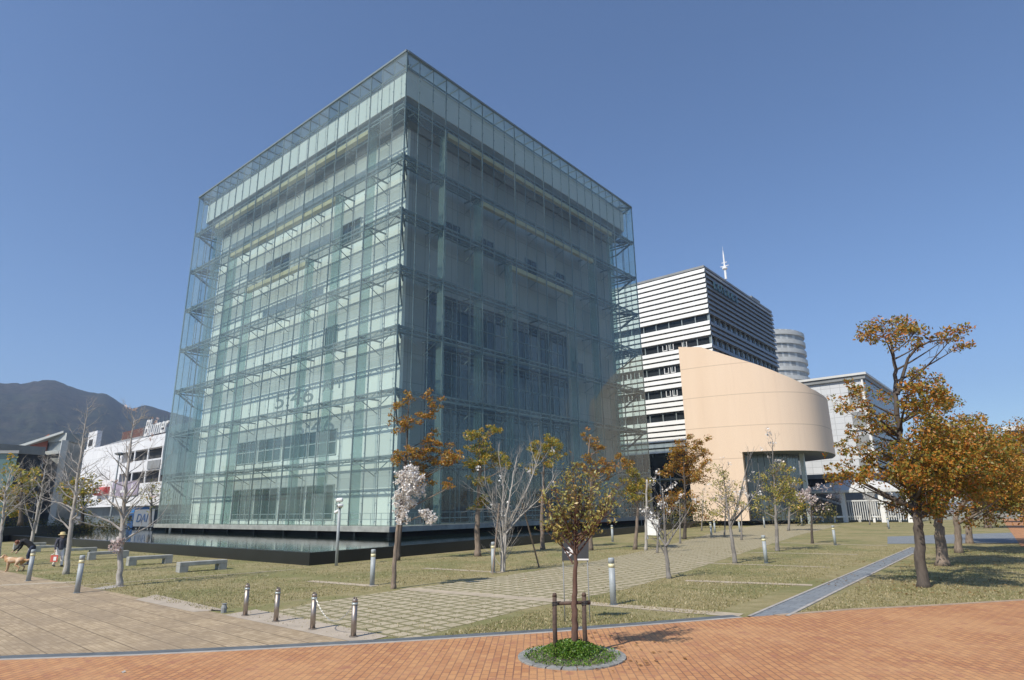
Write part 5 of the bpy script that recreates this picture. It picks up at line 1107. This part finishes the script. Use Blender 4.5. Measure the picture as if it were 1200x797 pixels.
blob('shoes', [('t', [T(-.08, .19, .05), T(-.08, .34, .038)], [.046, .038]), ('t', [T(.085, -.225, .06), T(.085, -.09, .038)], [.046, .038])], M['blackpaint'], t, .014)
blob('hair', [('b', hc-fd*.02+Vector((0, 0, .02)), .108, (.92, .95, 1.05)), ('t', [hc-fd*.06, hc-fd*.06-Vector((0, 0, .12))], [.075, .05])], simple('brown_hair', (.07, .04, .02), .7, .3, 12), t, .016)
m = MB(); m.lathe([(.19, .02), (.185, .04), (.118, .055), (.112, .14), (.08, .165), (.01, .17)], hc+Vector((0, 0, .02)), 20); m.build('hat', simple('straw_hat', (.55, .44, .22), .8, .2, 20), t, True)
bp_ = armR[2]+nrm(armR[2]-armR[1])*.12
tb_ = empty('shopping_bag', (bp_.x, bp_.y, 0), 'red and white shopping bag hanging from the hand of the walking person', 'bag')
m = MB(); 
q = [bp_+Vector((RT[0]*x, RT[1]*x, z))+fd*y for z, hx, hy in ((-.44, .15, .06), (-.12, .17, .03)) for x, y in ((-hx, -hy), (hx, -hy), (hx, hy), (-hx, hy))]
m.v = [tuple(v) for v in q]; m.f = [(3, 2, 1, 0), (0, 1, 5, 4), (1, 2, 6, 5), (2, 3, 7, 6), (3, 0, 4, 7)]; m.build('pouch', simple('red_bag_cloth', (.50, .10, .07), .7, .2, 6), tb_)
m = MB(); m.tube([q[4], bp_+Vector((0, 0, -.02)), q[5]], .008, 6); m.tube([q[7], bp_+Vector((0, 0, -.02)), q[6]], .008, 6); m.build('handle', M['white'], tb_)
m = MB(); cbx = [bp_+Vector((RT[0]*x, RT[1]*x, z))-fd*-.07 for x, z in ((-.07, -.38), (.07, -.38), (.07, -.2), (-.07, -.2))]; m.face(cbx); m.build('patch', M['white'], tb_)
# person stooping to the dog
gp = G(33, 662); t = empty('person', gp, 'person in a black jacket and dark jeans bending down beside the golden dog', 'person')
fd = Vector((-RT[0], -RT[1], 0)).normalized(); fd = (fd*.9-Vector((FW[0], FW[1], 0))*.35).normalized(); rt_ = fd.cross(Vector((0, 0, 1)))
T = lambda x, y, z: gp+rt_*x+fd*y+Vector((0, 0, z))
hc = T(0, .66, 1.12); sp_ = [T(0, -.06, .86), T(0, .12, 1.04), T(0, .34, 1.18), T(0, .46, 1.20)]
legL = [T(-.10, -.06, .86), T(-.11, .06, .47), T(-.11, -.02, .08)]; legR = [T(.10, -.06, .86), T(.11, .10, .47), T(.11, .06, .08)]
aR = [T(.18, .42, 1.14), T(.20, .50, .88), T(.16, .62, .68)]; aL = [T(-.18, .42, 1.14), T(-.2, .52, .88), T(-.14, .70, .72)]
body = [('t', sp_, [.125, .115, .125, .085]), ('t', [aR[0], sp_[3], aL[0]], [.055, .06, .055]), ('t', [sp_[3], T(0, .58, 1.17)], [.05, .046])]
hf = nrm(fd*.75+Vector((0, 0, -.65))); hu = nrm(fd*.65+Vector((0, 0, .75)))
body += [('t', legL, [.08, .058, .04]), ('t', legR, [.08, .058, .04]), ('t', aR, [.046, .037, .027]), ('t', aL, [.046, .037, .027])] + head(hc, hf, hu) + hand(aR[2], aR[2]-aR[1], fd, 0) + hand(aL[2], aL[2]-aL[1], rt_, 0)
body += [('t', [legL[2], T(-.11, -.04, .045), T(-.11, .10, .035)], [.038, .044, .034]), ('t', [legR[2], T(.11, .04, .045), T(.11, .18, .035)], [.038, .044, .034])]
blob('body', body, skin, t, .014); face_bits(hc, hf, t, hu)
blob('jacket', [('t', sp_, [.155, .145, .155, .10]), ('t', [aR[0], sp_[3], aL[0]], [.075, .08, .075]), ('t', [aR[0], aR[1], aR[1].lerp(aR[2], .85)], [.066, .056, .045]), ('t', [aL[0], aL[1], aL[1].lerp(aL[2], .85)], [.066, .056, .045])], simple('black_jacket', (.012, .012, .014), .8, .3, 8), t, .016)
blob('jeans', [('t', [T(0, -.07, .82), T(0, -.02, .92)], [.145, .135]), ('t', [legL[0], legL[1], legL[2]], [.10, .078, .06]), ('t', [legR[0], legR[1], legR[2]], [.10, .078, .06])], simple('dark_denim', (.03, .04, .07), .9, .25, 10), t, .016)
blob('shoes', [('t', [T(-.11, -.04, .05), T(-.11, .12, .038)], [.047, .038]), ('t', [T(.11, .04, .05), T(.11, .20, .038)], [.047, .038])], M['blackpaint'], t, .014)
blob('hair', [('b', hc-hf*.02+hu*.02, .11, (.95, .95, 1.0)), ('t', [hc-hf*.05+hu*.02, hc-hf*.05-hu*.15], [.085, .06])], simple('chestnut_hair', (.16, .055, .025), .6, .3, 14), t, .016)
# golden dog, facing left
gd = G(14, 670); t = empty('dog', gd, 'golden long haired dog standing on the lawn edge beside the stooping person', 'dog')
fd = Vector((-RT[0], -RT[1], 0)).normalized(); rt_ = fd.cross(Vector((0, 0, 1))); T = lambda x, y, z: gd+rt_*x+fd*y+Vector((0, 0, z))
dg = [('t', [T(0, -.36, .50), T(0, -.12, .50), T(0, .12, .50), T(0, .30, .52)], [.125, .115, .145, .125]), ('t', [T(0, .30, .55), T(0, .44, .64)], [.105, .08]), ('b', T(0, .50, .68), .085, (.95, .95, .95)), ('t', [T(0, .52, .67), T(0, .66, .62)], [.058, .036]),
      ('t', [T(.07, .47, .72), T(.105, .49, .62)], [.03, .035]), ('t', [T(-.07, .47, .72), T(-.105, .49, .62)], [.03, .035]), ('t', [T(0, -.44, .52), T(0, -.62, .48), T(0, -.76, .54)], [.04, .06, .03])]
for s in (-1, 1):
    o_ = .05*s
    dg += [('t', [T(.085*s, .24+o_, .46), T(.09*s, .23+o_, .24), T(.09*s, .24+o_, .06), T(.09*s, .29+o_, .03)], [.07, .042, .034, .034]),
           ('t', [T(.085*s, -.34-o_, .46), T(.095*s, -.24-o_, .30), T(.095*s, -.42-o_, .19), T(.09*s, -.38-o_, .05), T(.09*s, -.33-o_, .03)], [.10, .062, .036, .032, .034])]
k = NT('golden_fur'); v = k.coord(); k.base(k.ramp(k.noise(v, 4.5, 5), [(.3, (.34, .17, .07)), (.5, (.50, .31, .17)), (.65, (.62, .50, .38))])); k.rough(.9); k.bump(k.noise(k.coord((1, 1, .3)), 60, 3), .6, .01)
blob('body', dg, k.m, t, .018); m = MB(); m.ball(T(0, .695, .63), .02, 8, 6); [m.ball(T(.045*s, .565, .70), .012, 8, 6) for s in (-1, 1)]; m.build('nose_and_eyes', M['blackpaint'], t, True)

# ------------------------------------------------------------------ the air
m = MB(); m.box(-2600, -300, -2, 900, 2600, 420)
hm = bpy.data.materials.new('thin_haze'); hm.use_nodes = True; hn = hm.node_tree; hn.nodes.remove(hn.nodes['Principled BSDF'])
pv_ = hn.nodes.new('ShaderNodeVolumePrincipled'); pv_.inputs['Color'].default_value = (.58, .73, 1.0, 1); pv_.inputs['Density'].default_value = .00027; pv_.inputs['Anisotropy'].default_value = .2
hn.links.new(pv_.outputs[0], hn.nodes['Material Output'].inputs['Volume'])
tag(m.build('haze', hm), kind='stuff')
